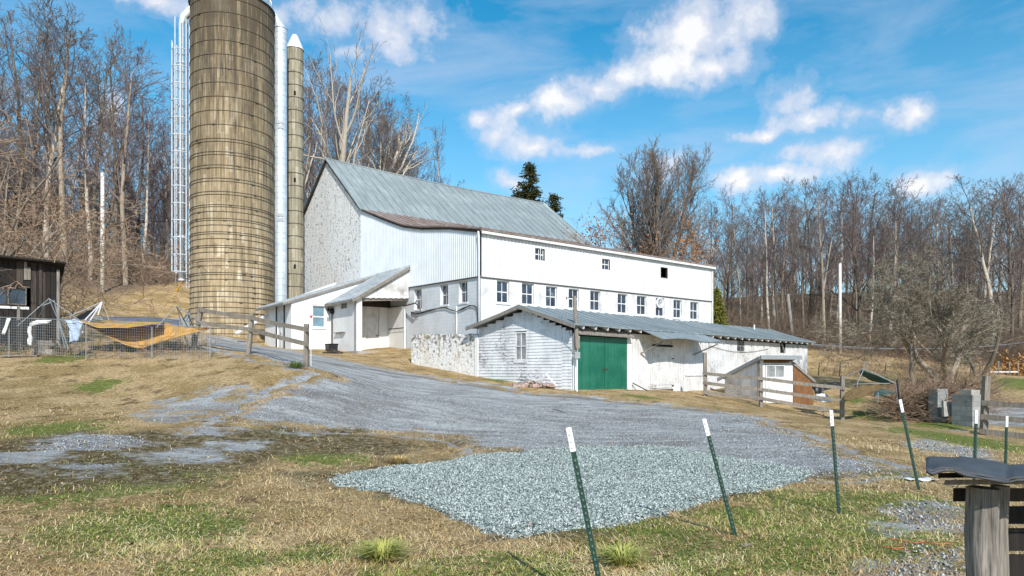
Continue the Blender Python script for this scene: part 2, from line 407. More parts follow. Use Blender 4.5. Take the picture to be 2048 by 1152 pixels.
def bark(name,a,b):
    t=NT(name); v=t.co((5,5,1)); f=t.noise(v,2.2,6,.7); r=t.n('ObjectInfo').outputs['Random']
    col=t.mix(t.ramp(f,[(.3,0.),(.7,1.)]),a,b); col=t.mix(t.ma('MULTIPLY',r,.45),col,tuple(c*.5 for c in a[:3])+(1,))
    return t.fin(col,.95,t.bump(f,.6,.04),0,.1)
M['bark']=bark('grey_brown_bark',S(120,108,96),S(188,174,154))
M['barkpale']=bark('pale_bark',S(176,164,148),S(226,216,200))
M['barkdark']=bark('dark_bark',S(84,76,68),S(146,134,118))
M['twig']=bark('bare_twigs',S(96,88,83),S(144,134,126))
M['twigpurple']=bark('reddish_twigs',S(94,81,81),S(138,122,119))
M['twigbrown']=bark('brown_brush',S(104,89,77),S(150,131,113))
M['twigtan']=bark('tan_brush',S(128,106,88),S(182,156,130))
M['twigmoss']=bark('mossy_twigs',S(112,105,90),S(164,154,134))
def leafm(name,a,b,tr=.25):
    t=NT(name); v=t.co(); f=t.noise(v,2.5,3)
    return t.fin(t.mix(f,a,b),.8,None,0,.2)
M['needles']=leafm('evergreen_needles',S(34,46,26),S(84,82,42))
M['needles2']=leafm('yellow_green_needles',S(84,92,40),S(140,136,64))
M['orangeleaf']=leafm('orange_brown_leaves',S(128,84,50),S(178,124,74))
M['dryvine']=leafm('dry_rust_leaves',S(150,98,52),S(196,148,84))
# ------------------------------------------------------------ camera, sun, sky
cam=bpy.data.cameras.new('camera'); co=bpy.data.objects.new('camera',cam); C.objects.link(co); scene.camera=co
co.location=(0,0,CZ); co.rotation_euler=(PI/2,0,0)
cam.sensor_width=36; cam.lens=F/2048*36; cam.shift_y=(HZ-576)/2048; cam.clip_start=.1; cam.clip_end=3000
EL=math.radians(38); az=nrm((.26,-.965,0)); SUN=Vector((az[0]*math.cos(EL),az[1]*math.cos(EL),math.sin(EL)))
sl=bpy.data.lights.new('sun','SUN'); so=bpy.data.objects.new('sun',sl); C.objects.link(so)
sl.energy=5.0; sl.angle=math.radians(.5); sl.color=(1,.955,.89); so.rotation_euler=SUN.to_track_quat('Z','Y').to_euler()
so.location=(20,-40,60)
scene.view_settings.view_transform='Standard'; scene.view_settings.look='None'; scene.view_settings.exposure=.08
def world():
    w=bpy.data.worlds.new('World'); scene.world=w; w.use_nodes=True
    class WT(NT):
        def __init__(s): s.t=w.node_tree; s.t.nodes.clear(); s.out=s.t.nodes.new('ShaderNodeOutputWorld')
    t=WT()
    sky=t.n('TexSky',sky_type='NISHITA'); sky.sun_disc=False; sky.sun_elevation=EL; sky.sun_rotation=math.atan2(az[0],az[1]); sky.altitude=100; sky.air_density=1.; sky.dust_density=.4; sky.ozone_density=2.5
    d=t.n('TexCoord').outputs['Generated']; x,y,z=t.sep(d)
    base=t.n('HueSaturation',{'Color':sky.outputs[0],'Hue':.480,'Saturation':1.40,'Value':1.74}).outputs[0]
    base=t.mix(t.ramp(z,[(.02,.5),(.2,.22),(.45,0.)]),base,(6.3,8.1,9.3,1))
    # clouds as directions: azimuth and elevation
    a=t.ma('ARCTAN2',x,y); e=t.ma('ARCSINE',z); ae=t.comb(a,e,0.)
    nz=t.n('TexNoise',{'Vector':d,'Scale':5.5,'Detail':8.,'Roughness':.62,'Distortion':.2})
    n2=t.noise(d,15,6,.6)
    wa=t.n('TexNoise',{'Vector':d,'Scale':9.,'Detail':6.,'Roughness':.6}).outputs['Color']
    wv=t.n('VectorMath',{0:t.n('VectorMath',{0:wa,1:(.5,.5,.5)},operation='SUBTRACT').outputs[0],1:(.085,.06,0.)},operation='MULTIPLY').outputs[0]
    ae=t.n('VectorMath',{0:ae,1:wv},operation='ADD').outputs[0]
    best=None
    CL=[(790,62,125,70),(640,35,120,55),(520,30,80,40),(770,55,105,62),(690,35,75,50),(610,20,70,40),(840,45,50,35),(330,5,120,26),(700,100,90,30),
        (1400,60,125,60),(1500,20,90,55),(1330,125,80,45),(1420,135,90,32),(1250,150,70,36),(1110,205,95,32),(1190,178,80,38),(1030,222,40,14),
        (985,262,55,55),(1060,288,95,30),(1190,298,80,16),(960,235,30,30),
        (1590,205,55,42),(1625,245,100,26),(1520,268,60,16),(1825,228,52,30),
        (1500,362,42,26),(1560,350,60,20),(1835,358,50,24),(1640,300,110,30),(1020,362,40,28),(205,225,30,45),(1330,330,60,40),(1480,350,70,22),(1840,352,60,20)]
    for (px,py,rx,ry) in CL:
        u=(px-CX)/F; v_=(HZ-py)/F; l=math.sqrt(1+u*u+v_*v_); aa=math.atan2(u,1); ee=math.asin(v_/l)
        ra=1.18*rx/F/(1+u*u); re=1.18*ry/F*.93
        q=t.n('VectorMath',{0:ae,1:(aa,ee,0)},operation='SUBTRACT').outputs[0]
        q=t.n('VectorMath',{0:q,1:(1/ra,1/re,0)},operation='MULTIPLY').outputs[0]
        q=t.n('VectorMath',{0:q},operation='LENGTH').outputs['Value']
        q=t.ma('SUBTRACT',1.,q)
        best=q if best is None else t.ma('SMOOTH_MAX',best,q,.25)
    n3=t.noise(d,34,5,.6)
    best=t.ma('MULTIPLY',best,.8)
    dens=t.ma('ADD',t.ma('ADD',best,.06),t.ma('MULTIPLY',t.ma('SUBTRACT',nz.outputs['Fac'],.5),1.5))
    dens=t.ma('ADD',dens,t.ma('MULTIPLY',t.ma('SUBTRACT',n2,.5),1.5))
    dens=t.ma('ADD',dens,t.ma('MULTIPLY',t.ma('SUBTRACT',n3,.5),.6))
    den=t.ramp(t.ma('ADD',dens,.12),[(.0,0.),(.3,.2),(.66,.72),(1.1,.97)],'EASE')
    wisp=t.noise(t.n('Mapping',{'Vector':d,'Scale':(1.6,1.6,7.)}).outputs[0],2.1,6,.6,.4)
    back=t.ma('LESS_THAN',y,.35)
    far=t.ma('MULTIPLY',t.ramp(t.noise(d,3.2,7,.6),[(.5,0.),(.68,.9)]),back)
    den=t.ma('MAXIMUM',den,far)
    wm=t.ma('MULTIPLY',t.ramp(wisp,[(.46,0.),(.75,.42)]),t.ramp(z,[(.0,0.),(.08,1.)]))
    den=t.ma('MAXIMUM',den,wm)
    body=t.ramp(t.ma('ADD',dens,t.ma('MULTIPLY',t.ma('SUBTRACT',n2,.5),.8)),[(.0,(6.4,7.0,8.6,1)),(.45,(7.2,7.5,8.7,1)),(.95,(9.5,9.5,9.6,1))])
    col=t.mix(den,base,body)
    bg=t.n('Background',{'Color':col,'Strength':.1})
    t.t.links.new(bg.outputs[0],t.out.inputs[0])
world()
# ------------------------------------------------------------ ground sheet
def axis(segs):
    o=[]
    for a,b,st in segs: o+=list(np.arange(a,b,st))
    return np.array(o+[segs[-1][1]])
gx=axis([(-1400,-200,150),(-200,-70,10),(-70,-26,2.),(-26,-12,.5),(-12,16,.2),(16,32,.5),(32,80,2.),(80,200,10),(200,1400,150)])
gy=axis([(-300,-20,40),(-20,2,2),(2,15,.16),(15,38,.28),(38,62,.6),(62,120,2.),(120,300,12),(300,1500,150)])
GX,GY=np.meshgrid(gx,gy)
drive_poly=Gp([(395,668),(500,684),(610,707),(700,723),(830,750),(960,769),(1100,791),(1250,803),(1400,818),(1500,832),(1570,856),(1650,890),(1740,922),(1800,948),(1690,958),(1640,962),(1400,945),(1150,930),(960,905),(890,880),(720,864),(600,864),(430,852),(470,815),(520,790),(600,768),(650,752),(600,738),(500,710),(395,690)])
patch_poly=Gp([(655,957),(700,950),(800,935),(950,912),(1150,896),(1300,890),(1400,905),(1560,930),(1650,948),(1480,988),(1320,1030),(1180,1060),(1010,1077),(935,1052),(850,1012),(760,987)])
mud_poly=Gp([(-300,905),(0,880),(250,862),(420,858),(700,866),(930,885),(800,905),(560,915),(330,960),(0,1000),(-300,1010)])
far_road=Gp([(150,634),(388,632),(388,650),(270,652),(150,652)])
right_road=Gp([(1975,815),(2200,815),(2200,858),(1985,848)])
spots=[Gp(p) for p in ([(415,778),(520,774),(525,790),(430,796)],[(310,800),(420,795),(440,812),(330,826)],[(270,826),(370,828),(385,840),(290,842)],[(335,856),(440,854),(450,868),(350,872)],[(600,760),(690,756),(700,768),(600,772)],
   [(75,884),(200,866),(300,880),(240,900),(80,905)],[(450,884),(540,884),(530,900),(460,900)],[(1790,884),(1870,882),(1980,900),(1960,914),(1850,904)],[(1760,1010),(1910,1000),(1920,1060),(1790,1075)],[(1790,1100),(1940,1085),(1950,1160),(1760,1160)],[(0,905),(140,900),(150,915),(0,925)],[(400,806),(520,800),(600,830),(560,856),(430,846)],[(240,905),(420,900),(430,925),(260,930)],[(560,775),(640,770),(650,792),(570,796)],[(120,930),(260,926),(250,944),(120,946)])]
green_sp=[(60,980,1.0),(130,975,1.2),(260,940,1.5),(330,960,1.),(300,1050,1.3),(180,1060,.8),(380,1050,.8),(640,910,1.),(560,870,.8),(430,1130,.7),(620,1110,.5),(100,860,1.2),(200,770,.8),(590,730,.5),(240,945,1.0),
   (1660,1075,1.2),(1750,1060,1.),(1560,1110,.8),(1900,875,2.0),(1980,890,2.),(1830,862,1.),(1760,830,1.5),(1700,800,1.),(1640,1000,1.2),(1790,1000,1.),(1880,850,1.3),(2010,900,1.5),(1980,760,6),(40,700,.8),(130,715,1),(300,690,1.2),(1760,945,.8),(1440,1130,.8),(1050,1140,.8),(850,1150,.8),(1500,1040,1.),(1290,1070,1.),(1000,760,.9),(1070,770,.9),(1280,793,.8)]
green_sp=[(G(a,b).x,G(a,b).y,r) for a,b,r in green_sp]
mud2=[Gp(p) for p in ([(1150,874),(1260,860),(1410,866),(1400,884),(1250,888)],[(620,948),(720,932),(800,922),(800,952),(700,980),(650,970)],[(1180,905),(1400,890),(1560,900),(1500,912),(1300,915)])]
track_l=[[tuple(G(a,b)[:2]) for a,b in L] for L in ([(400,680),(520,700),(640,724),(760,742),(900,764),(1060,790),(1240,806),(1400,822)],[(420,676),(540,694),(660,716),(800,740),(940,762),(1100,784)],[(520,790),(680,792),(860,800),(1050,830),(1200,860)])]
def lined(L,x,y):
    d=np.full(x.shape,1e9)
    for i in range(len(L)-1):
        a=np.array(L[i]); e=np.array(L[i+1])-a; t=np.clip(((x-a[0])*e[0]+(y-a[1])*e[1])/(e@e),0,1); d=np.minimum(d,np.hypot(x-a[0]-t*e[0],y-a[1]-t*e[1]))
    return d
def masks(x,y):
    w1=wob(x,y,.9); w2=wob(x+5,y-3,2.6)
    nz=.55*w1+.35*w2
    gravel=np.zeros_like(x)
    for p in [drive_poly]: gravel=np.maximum(gravel,sstep(1.1,-.9,sdist(p,x,y)+nz*.8))
    for p in (far_road,right_road): gravel=np.maximum(gravel,sstep(.8,-.4,sdist(p,x,y)))
    for p in spots: gravel=np.maximum(gravel,.56*sstep(.9,-.5,sdist(p,x,y)+nz*.6))
    mud=np.maximum.reduce([sstep(1.0,-1.1,sdist(mp_,x,y)+nz*.9) for mp_ in [mud_poly]+mud2])
    edge=sstep(.9,.0,np.abs(sdist(patch_poly,x,y)+.1))*sstep(-.2,.4,wob(x*1.0,y,1.4))*.7
    mud=np.maximum(mud,edge)
    gr=np.zeros_like(x)
    for (a,b,r) in green_sp: gr=np.maximum(gr,np.exp(-((x-a)**2+(y-b)**2)/(r*r)*1.1))
    gr=np.clip(.84*gr+.25*np.clip(nz,0,1)*(y<20),0,1)
    litter=sstep(56,64,y-.12*np.abs(x)*(x<0)-.0*x+np.where(x>8,-12-.0*x,0)+nz*2)
    litter=np.maximum(litter,np.where(x<-30,sstep(48,58,y+nz*2),0))
    return gravel,gr,mud,litter
GZ=gnd(GX,GY)
near=(GY>1)&(GY<70)&(np.abs(GX)<45)
GR=np.zeros_like(GX); GN=np.zeros_like(GX); GM=np.zeros_like(GX); GL=np.where(GY>58,1.,0.)
r=masks(GX[near],GY[near]); GR[near],GN[near],GM[near],GL[near]=r
def setattr_col(o,name,*ch):
    at=o.data.color_attributes.new(name,'FLOAT_COLOR','POINT')
    A=np.zeros((len(o.data.vertices),4),np.float32); A[:,3]=1
    for i,c in enumerate(ch): A[:,i]=c.ravel()
    at.data.foreach_set('color',A.ravel())
def ground_mat(kind):
    t=NT(kind); v=t.co(); at=t.n('Attribute',attribute_name='mask'); ml=t.n('Attribute',attribute_name='mask2')
    gr,gn,gm=t.sep(at.outputs['Color']); li,dr,_=t.sep(ml.outputs['Color'])
    fine=t.noise(v,42,5,.75); mid=t.noise(v,7,6,.7); big=t.noise(v,.7,5,.6)
    straw=t.noise(t.n('Mapping',{'Vector':v,'Scale':(1.,2.6,1.),'Rotation':(0,0,.35)}).outputs[0],13,6,.75,.8)
    straw2=t.noise(t.n('Mapping',{'Vector':v,'Scale':(2.4,1.,1.),'Rotation':(0,0,-.3)}).outputs[0],11,6,.75,.8)
    s=t.ma('ADD',t.ma('MULTIPLY',straw,.6),t.ma('MULTIPLY',straw2,.4))
    grass=t.ramp(s,[(.38,S(96,70,42)),(.46,S(170,139,97)),(.53,S(214,185,139)),(.62,S(242,222,182))])
    grass=t.mix(t.ramp(big,[(.44,0.),(.56,.85)]),grass,t.ramp(s,[(.38,S(80,60,36)),(.48,S(150,124,80)),(.60,S(206,182,130))]))
    grass=t.mix(t.ramp(t.noise(v,1.7,6,.7),[(.54,0.),(.64,.75)]),grass,S(92,72,50))
    green=t.ramp(straw,[(.38,S(48,62,24)),(.5,S(104,120,50)),(.6,S(158,166,90))])
    gk=t.ramp(t.ma('ADD',t.ma('MULTIPLY',gn,.55),t.ma('ADD',t.ma('MULTIPLY',mid,.5),t.ma('MULTIPLY',t.noise(v,3.6,6,.7),1.0))),[(.92,0.),(1.12,.9)])
    col=t.mix(gk,grass,green)
    dk=t.ramp(t.ma('ADD',t.ma('MULTIPLY',gm,.6),t.ma('ADD',t.ma('MULTIPLY',mid,.5),t.ma('MULTIPLY',t.noise(v,1.3,6,.7),.8))),[(.76,0.),(1.04,.95)])
    moss=t.ramp(t.ma('ADD',t.ma('MULTIPLY',fine,.5),t.ma('MULTIPLY',mid,.5)),[(.38,S(40,33,25)),(.46,S(84,70,46)),(.53,S(130,114,74)),(.585,S(176,170,154)),(.66,S(196,194,188))])
    col=t.mix(dk,col,moss)
    # gravel: stones by voronoi cells
    cell=t.vor(v,40,'Color'); cd=t.vor(v,40,'Distance'); hs=t.n('SeparateColor',{'Color':cell}).outputs[0]
    tone=t.noise(v,.45,4,.6)
    gravel=t.ramp(t.ma('ADD',t.ma('MULTIPLY',hs,.75),t.ma('MULTIPLY',fine,.25)),[(.12,S(118,118,118)),(.45,S(162,163,163)),(.7,S(182,183,184)),(.92,S(214,214,214))])
    gravel=t.mix(t.ramp(cd,[(.6,0.),(1.,.25)]),gravel,S(100,100,98))
    gravel=t.mix(t.ramp(tone,[(.38,.6),(.56,0.)]),gravel,S(128,125,118))
    tw=t.noise(t.n('Mapping',{'Vector':v,'Scale':(.35,1.6,1.),'Rotation':(0,0,.5)}).outputs[0],1.4,6,.65,.6)
    gravel=t.mix(t.ramp(tw,[(.47,0.),(.6,.62)]),gravel,S(208,210,209))
    gravel=t.mix(t.ma('MULTIPLY',dr,t.ramp(mid,[(.3,.2),(.6,.8)])),gravel,S(92,92,92))
    gravel=t.mix(t.ramp(t.noise(v,2.2,7,.72),[(.55,0.),(.68,.65)]),gravel,S(122,106,84))
    kk=t.ramp(t.ma('ADD',t.ma('MULTIPLY',gr,.7),t.ma('ADD',t.ma('MULTIPLY',t.noise(v,3.2,7,.72),.7),t.ma('MULTIPLY',t.noise(v,.9,5,.65),.6))),[(.86,0.),(1.1,1.)])
    col=t.mix(kk,col,gravel)
    litter=t.ramp(t.noise(v,9,6,.75),[(.34,S(72,60,50)),(.5,S(122,104,86)),(.66,S(160,138,114))])
    col=t.mix(li,col,litter)
    h=t.ma('ADD',t.ma('MULTIPLY',s,1.0),t.ma('ADD',t.ma('MULTIPLY',mid,1.2),t.ma('MULTIPLY',fine,.35)))
    return t.fin(col,.95,t.bump(h,1.,.09),0,.15)
M['ground']=ground_mat('field_ground')
nxg=len(gx); nyg=len(gy)
V=np.stack([GX.ravel(),GY.ravel(),(GZ-.035*sstep(.4,.8,GR)*(GY>6)*(GY<50)*(np.abs(GX)<32)).ravel()],1)
ii=(np.arange(nyg-1)[:,None]*nxg+np.arange(nxg-1)[None]).ravel()
g_o=npobj('ground',V,np.stack([ii,ii+1,ii+nxg+1,ii+nxg],1),M['ground'],None,True); g_o['kind']='structure'
setattr_col(g_o,'mask',GR,GN,GM); setattr_col(g_o,'mask2',GL,GL*0)
def sheet_on(name,poly,step,lift,mat,edge=.35,wk=.4,ws=.9):
    P=np.array(poly); x0,y0=P.min(0)-.6; x1,y1=P.max(0)+.6
    ax=np.arange(x0,x1,step); ay=np.arange(y0,y1,step); X,Y=np.meshgrid(ax,ay)
    sd=sdist(poly,X,Y)+wk*(.6*wob(X,Y,ws)+.4*wob(X+3,Y,3*ws))
    Z=gnd(X,Y)-.04+(lift+.04)*sstep(edge*.5,-edge*.6,sd)
    keep=sd<edge*.6; nx=len(ax)
    k=keep[:-1,:-1]&keep[1:,:-1]&keep[:-1,1:]&keep[1:,1:]
    i=(np.arange(len(ay)-1)[:,None]*nx+np.arange(nx-1)[None])[k]
    Fq=np.stack([i,i+1,i+nx+1,i+nx],1); used=np.unique(Fq); mp=np.full(X.size,-1); mp[used]=np.arange(len(used))
    o=npobj(name,np.stack([X.ravel(),Y.ravel(),Z.ravel()],1)[used],mp[Fq],mat,None,True); o['kind']='structure'
    return o,X.ravel()[used],Y.ravel()[used],sd.ravel()[used]
dro,dx,dy,dsd=sheet_on('gravel_drive',drive_poly,.16,.02,M['ground'],.5,.5)
a_,b_,c_,d_=masks(dx,dy)
tk=np.zeros_like(dx)
for i,L in enumerate(track_l): tk=np.maximum(tk,(.9,.9,.5)[i]*sstep(.45,.05,lined(L,dx,dy)+.15*wob(dx,dy,1.5)))
setattr_col(dro,'mask',np.clip(sstep(.35,-1.5,dsd)*1.15-.45*sstep(.1,.6,wob(dx*.45+2,dy*1.2,.8))*sstep(22,18,dy)*sstep(5,1,dx)-.3*sstep(.2,.7,wob(dx*.5+7,dy*1.1,1.1))*sstep(25,20,dy),0,1),b_*.6,np.maximum(c_,.2*(dy<18))); setattr_col(dro,'mask2',d_*0,tk)
def patch_mat():
    t=NT('pale_crushed_stone'); v=t.co(); cell=t.vor(v,30,'Color'); cd=t.vor(v,30,'Distance'); hs=t.n('SeparateColor',{'Color':cell}).outputs[0]
    col=t.ramp(hs,[(.05,S(66,73,71)),(.3,S(116,127,123)),(.6,S(152,163,158)),(.9,S(192,199,194))])
    col=t.mix(t.ramp(cd,[(.5,0.),(.95,.6)]),col,S(70,78,78))
    col=t.mix(t.ramp(t.noise(v,1.1,6,.7),[(.52,0.),(.68,.6)]),col,S(126,118,102))
    return t.fin(col,.9,t.bump(t.ma('SUBTRACT',1.,cd),1.,.03),0,.2)
M['patch']=patch_mat()
pto,px_,py_,psd=sheet_on('gravel_patch',patch_poly,.1,.05,M['patch'],.3,.34,1.6)
# loose crushed stones lying on the patch and thinning out over its edge
def stones(name,poly,n,smin,smax,lift,mat,seed,spread=.35,ymax=99):
    rs=np.random.RandomState(seed); P=np.array(poly); lo=P.min(0)-.6; hi=P.max(0)+.6; hi[1]=min(hi[1],ymax)
    x=rs.uniform(lo[0],hi[0],n*3); y=lo[1]+(hi[1]-lo[1])*rs.uniform(0,1,n*3)**1.35
    sd=sdist(poly,x,y)+.34*(.6*wob(x,y,1.6)+.4*wob(x+3,y,4.8)); k=(sd<-.02)|(rs.uniform(0,1,n*3)<.6*np.exp(-np.clip(sd,0,9)/spread)); x=x[k][:n]; y=y[k][:n]; sd=sd[k][:n]; m=len(x)
    z=gnd(x,y)-.04+(lift+.04)*sstep(.15,-.18,sd)
    o=np.array([(1,0,0),(0,1,0),(-1,0,0),(0,-1,0),(0,0,1),(0,0,-1)],float); 
    s=rs.uniform(smin,smax,(m,1,1))*rs.uniform(.6,1.3,(m,1,3)); q=o[None]*s*rs.uniform(.75,1.25,(m,6,1))
    a=rs.uniform(0,6.28,m); b=rs.uniform(-.7,.7,m); ca,sa,cb,sb=np.cos(a),np.sin(a),np.cos(b),np.sin(b)
    X=q[...,0]*ca[:,None]-q[...,1]*sa[:,None]; Yv=q[...,0]*sa[:,None]+q[...,1]*ca[:,None]; Z=q[...,2]
    X2=X*cb[:,None]+Z*sb[:,None]; Z2=-X*sb[:,None]+Z*cb[:,None]
    V=np.stack([X2+x[:,None],Yv+y[:,None],Z2+z[:,None]+.006],-1).reshape(-1,3)
    f=np.array([(0,1,4),(1,2,4),(2,3,4),(3,0,4),(1,0,5),(2,1,5),(3,2,5),(0,3,5)])
    Fs=(np.arange(m)[:,None,None]*6+f[None]).reshape(-1,3)
    ob=npobj(name,V,Fs,mat); tag(ob,None,None,None,'stuff')
    c=np.repeat(rs.uniform(0,1,m),6); setattr_col(ob,'tone',c,c,c); return ob
def stone_m(name,stops):
    t=NT(name); f=t.sep(t.n('Attribute',attribute_name='tone').outputs['Color'])[0]
    return t.fin(t.ramp(f,stops),.9,t.bump(t.noise(t.co(),60,3),.3,.005),0,.2)
M['stones']=stone_m('teal_grey_stones',[(0.,S(66,73,71)),(.3,S(122,133,129)),(.65,S(158,169,164)),(1.,S(210,216,211))])
M['stones2']=stone_m('blue_grey_stones',[(0.,S(88,89,91)),(.3,S(132,134,136)),(.7,S(164,166,168)),(1.,S(208,208,206))])
tag(stones('crushed_stone',patch_poly,64000,.007,.018,.05,M['stones'],3),'pale teal crushed stone spread on the near patch','gravel')
tag(stones('drive_gravel',drive_poly,30000,.007,.017,.02,M['stones2'],4,.6,24),'blue grey gravel scattered over the driveway','gravel')
# ------------------------------------------------------------ grass
def blades(name,n,seed,y0,y1,kind,mat,lo,hi,wd,flat):
    rs=np.random.RandomState(seed); u=rs.uniform(0,1,int(n*2.2))
    y=1/(1/y0+(1/y1-1/y0)*u); x=rs.uniform(-.80,.80,int(n*2.2))*y
    gr,gn,gm,li=masks(x,y); ps=sdist(patch_poly,x,y)
    pr=(1-np.clip(gr*1.25,0,1))*(ps>.04)*(1-.75*np.clip(gm*1.2,0,1))
    cl=.5+.5*wob(x+9,y+4,3.3)
    pr=pr*(np.clip(gn*1.6-.22+.8*(cl-.5),0,1) if kind=='green' else np.clip(.35+.9*cl-.6*gn,0.05,1))
    k=rs.uniform(0,1,int(n*2.2))<pr; x=x[k][:n]; y=y[k][:n]; m=len(x); z=gnd(x,y)-.012
    cl=wob(x*1.3,y*1.3,1.1)
    L=rs.uniform(lo,hi,m)*(1+.35*cl)*(1+y*.03); a=rs.uniform(0,6.28,m)*.55+2.2*wob(x*.7,y*.7,1.); ti=np.clip(rs.normal(flat,.28,m),.05,1.5)
    w=wd*rs.uniform(.6,1.4,m)*(.6+y*.085)
    dx,dy=np.cos(a),np.sin(a); px,py=-dy,dx
    h1=np.sin(ti); c1=np.cos(ti); ti2=ti-.75; h2=np.sin(ti2)*.5; c2=np.cos(ti2)*.6
    b0=np.stack([x,y,z],1); b1=b0+np.stack([dx*c1*L*.55,dy*c1*L*.55,h1*L*.55],1); b2=b1+np.stack([dx*c2*L*.6,dy*c2*L*.6,np.maximum(h2*L*.6,-.8*h1*L*.5)],1)
    s=np.stack([px*w,py*w,0*w],1)
    V=np.stack([b0-s,b0+s,b1+s*.8,b1-s*.8,b2],1).reshape(-1,3); i=np.arange(m)*5
    Fs=np.concatenate([np.stack([i,i+1,i+2],1),np.stack([i,i+2,i+3],1),np.stack([i+3,i+2,i+4],1)])
    o=npobj(name,V,Fs,mat); c=np.repeat(np.clip(.5+.22*rs.randn(m)+.18*wob(x*.8,y*.8,1.),0,1),5); setattr_col(o,'tone',c,c,c)
    return o
def blade_m(name,stops):
    t=NT(name); f=t.sep(t.n('Attribute',attribute_name='tone').outputs['Color'])[0]
    return t.fin(t.ramp(f,stops),.8,None,0,.15)
M['straw']=blade_m('dead_grass',[(0.,S(86,66,40)),(.28,S(170,138,88)),(.6,S(218,190,136)),(1.,S(244,228,188))])
M['gblade']=blade_m('winter_green_grass',[(0.,S(54,76,26)),(.4,S(112,134,48)),(.7,S(156,166,74)),(1.,S(190,188,110))])
tag(blades('dry_grass',240000,11,5.6,19,'dry',M['straw'],.05,.15,.0020,.13),'matted dead straw coloured grass on the near field','grass',None,'stuff')
tag(blades('green_grass',60000,12,5.6,22,'green',M['gblade'],.03,.085,.0024,.5),'short green grass growing in patches of the field','grass',None,'stuff')

for i_,lab_ in ((8,'pale gravel scattered on the grass beside the log stand'),(9,'grey gravel on bare ground at the foot of the log stand'),(5,'light gravel worn through the mud on the left'),(7,'thin gravel strip in the grass behind the leaning posts')):
    tag(stones('loose_gravel',spots[i_],800,.008,.02,.006,M['stones2'],20+i_,.5),lab_,'gravel')
# fallen leaves on the near field
rs=np.random.RandomState(77); n=3600; u=rs.uniform(0,1,n); y=1/(1/5.6+(1/22-1/5.6)*u); x=rs.uniform(-.8,.8,n)*y; z=gnd(x,y)+rs.uniform(.008,.05,n)
s=rs.uniform(.010,.024,n)*(.7+y*.04); a=rs.uniform(0,6.28,n); t1=rs.normal(0,.35,n); t2=rs.normal(0,.35,n); ca,sa=np.cos(a)*s,np.sin(a)*s
q=[np.stack([x+ca*p-sa*w*.6,y+sa*p+ca*w*.6,z+s*(t1*p+t2*w)],1) for p,w in ((-1,0),(0,-1),(1,0),(0,1))]
lo=npobj('fallen_leaves',np.stack(q,1).reshape(-1,3),np.arange(n*4).reshape(-1,4),blade_m('dead_leaf',[(0.,S(60,40,26)),(.4,S(110,76,48)),(.75,S(156,120,82)),(1.,S(196,170,132))]))
c_=np.repeat(rs.uniform(0,1,n),4); setattr_col(lo,'tone',c_,c_,c_); tag(lo,'small brown dead leaves strewn over the near grass','leaf litter',None,'stuff')
# ------------------------------------------------------------ wall helpers; a map K(u,n,z) turns wall coordinates (along, outward, up) into building coordinates
def wall(mb,K,u0,u1,zb,zt,holes=(),depth=.18,du=2.5):
    """wall face from u0 to u1 between functions zb(u), zt(u), with rectangular holes and their reveals"""
    us=sorted({u0,u1,*[h[0] for h in holes],*[h[1] for h in holes],*[u for u in np.arange(u0,u1,du)]})
    zs=sorted({h[2] for h in holes}|{h[3] for h in holes})
    ins=lambda u,z:any(h[0]-1e-6<u<h[1]+1e-6 and h[2]-1e-6<z<h[3]+1e-6 for h in holes)
    for i in range(len(us)-1):
        a,b=us[i],us[i+1]
        if b-a<1e-6: continue
        lev=[None]+zs+[None]
        for j in range(len(lev)-1):
            za0=zb(a) if lev[j] is None else lev[j]; za1=zb(b) if lev[j] is None else lev[j]
            zt0=zt(a) if lev[j+1] is None else lev[j+1]; zt1=zt(b) if lev[j+1] is None else lev[j+1]
            za0,za1,zt0,zt1=min(za0,zt(a)),min(za1,zt(b)),min(zt0,zt(a)),min(zt1,zt(b))
            if (zt0-za0)+(zt1-za1)<1e-5: continue
            if ins((a+b)/2,(za0+zt0)/2): continue
            mb.quad(K(a,0,za0),K(b,0,za1),K(b,0,zt1),K(a,0,zt0))
    for (a,b,c,d) in holes:
        mb.quad(K(a,0,c),K(a,0,d),K(a,-depth,d),K(a,-depth,c)); mb.quad(K(b,0,d),K(b,0,c),K(b,-depth,c),K(b,-depth,d))
        mb.quad(K(a,0,d),K(b,0,d),K(b,-depth,d),K(a,-depth,d)); mb.quad(K(b,0,c),K(a,0,c),K(a,-depth,c),K(b,-depth,c))
def corrug(mb,K,u0,u1,zb,zt,pitch=.2,amp=.02,n=6,holes=()):
    m=int((u1-u0)/pitch*n); us=[u0+(u1-u0)*i/m for i in range(m+1)]
    for i in range(m):
        a,b=us[i],us[i+1]; na=amp*math.cos(2*PI*a/pitch); nb=amp*math.cos(2*PI*b/pitch)
        segs=[(None,None)]
        for h in holes:
            if h[0]<(a+b)/2<h[1]: segs=[(None,h[2]),(h[3],None)]
        for (p,q) in segs:
            mb.quad(K(a,na,zb(a) if p is None else p),K(b,nb,zb(b) if p is None else p),K(b,nb,zt(b) if q is None else q),K(a,na,zt(a) if q is None else q))
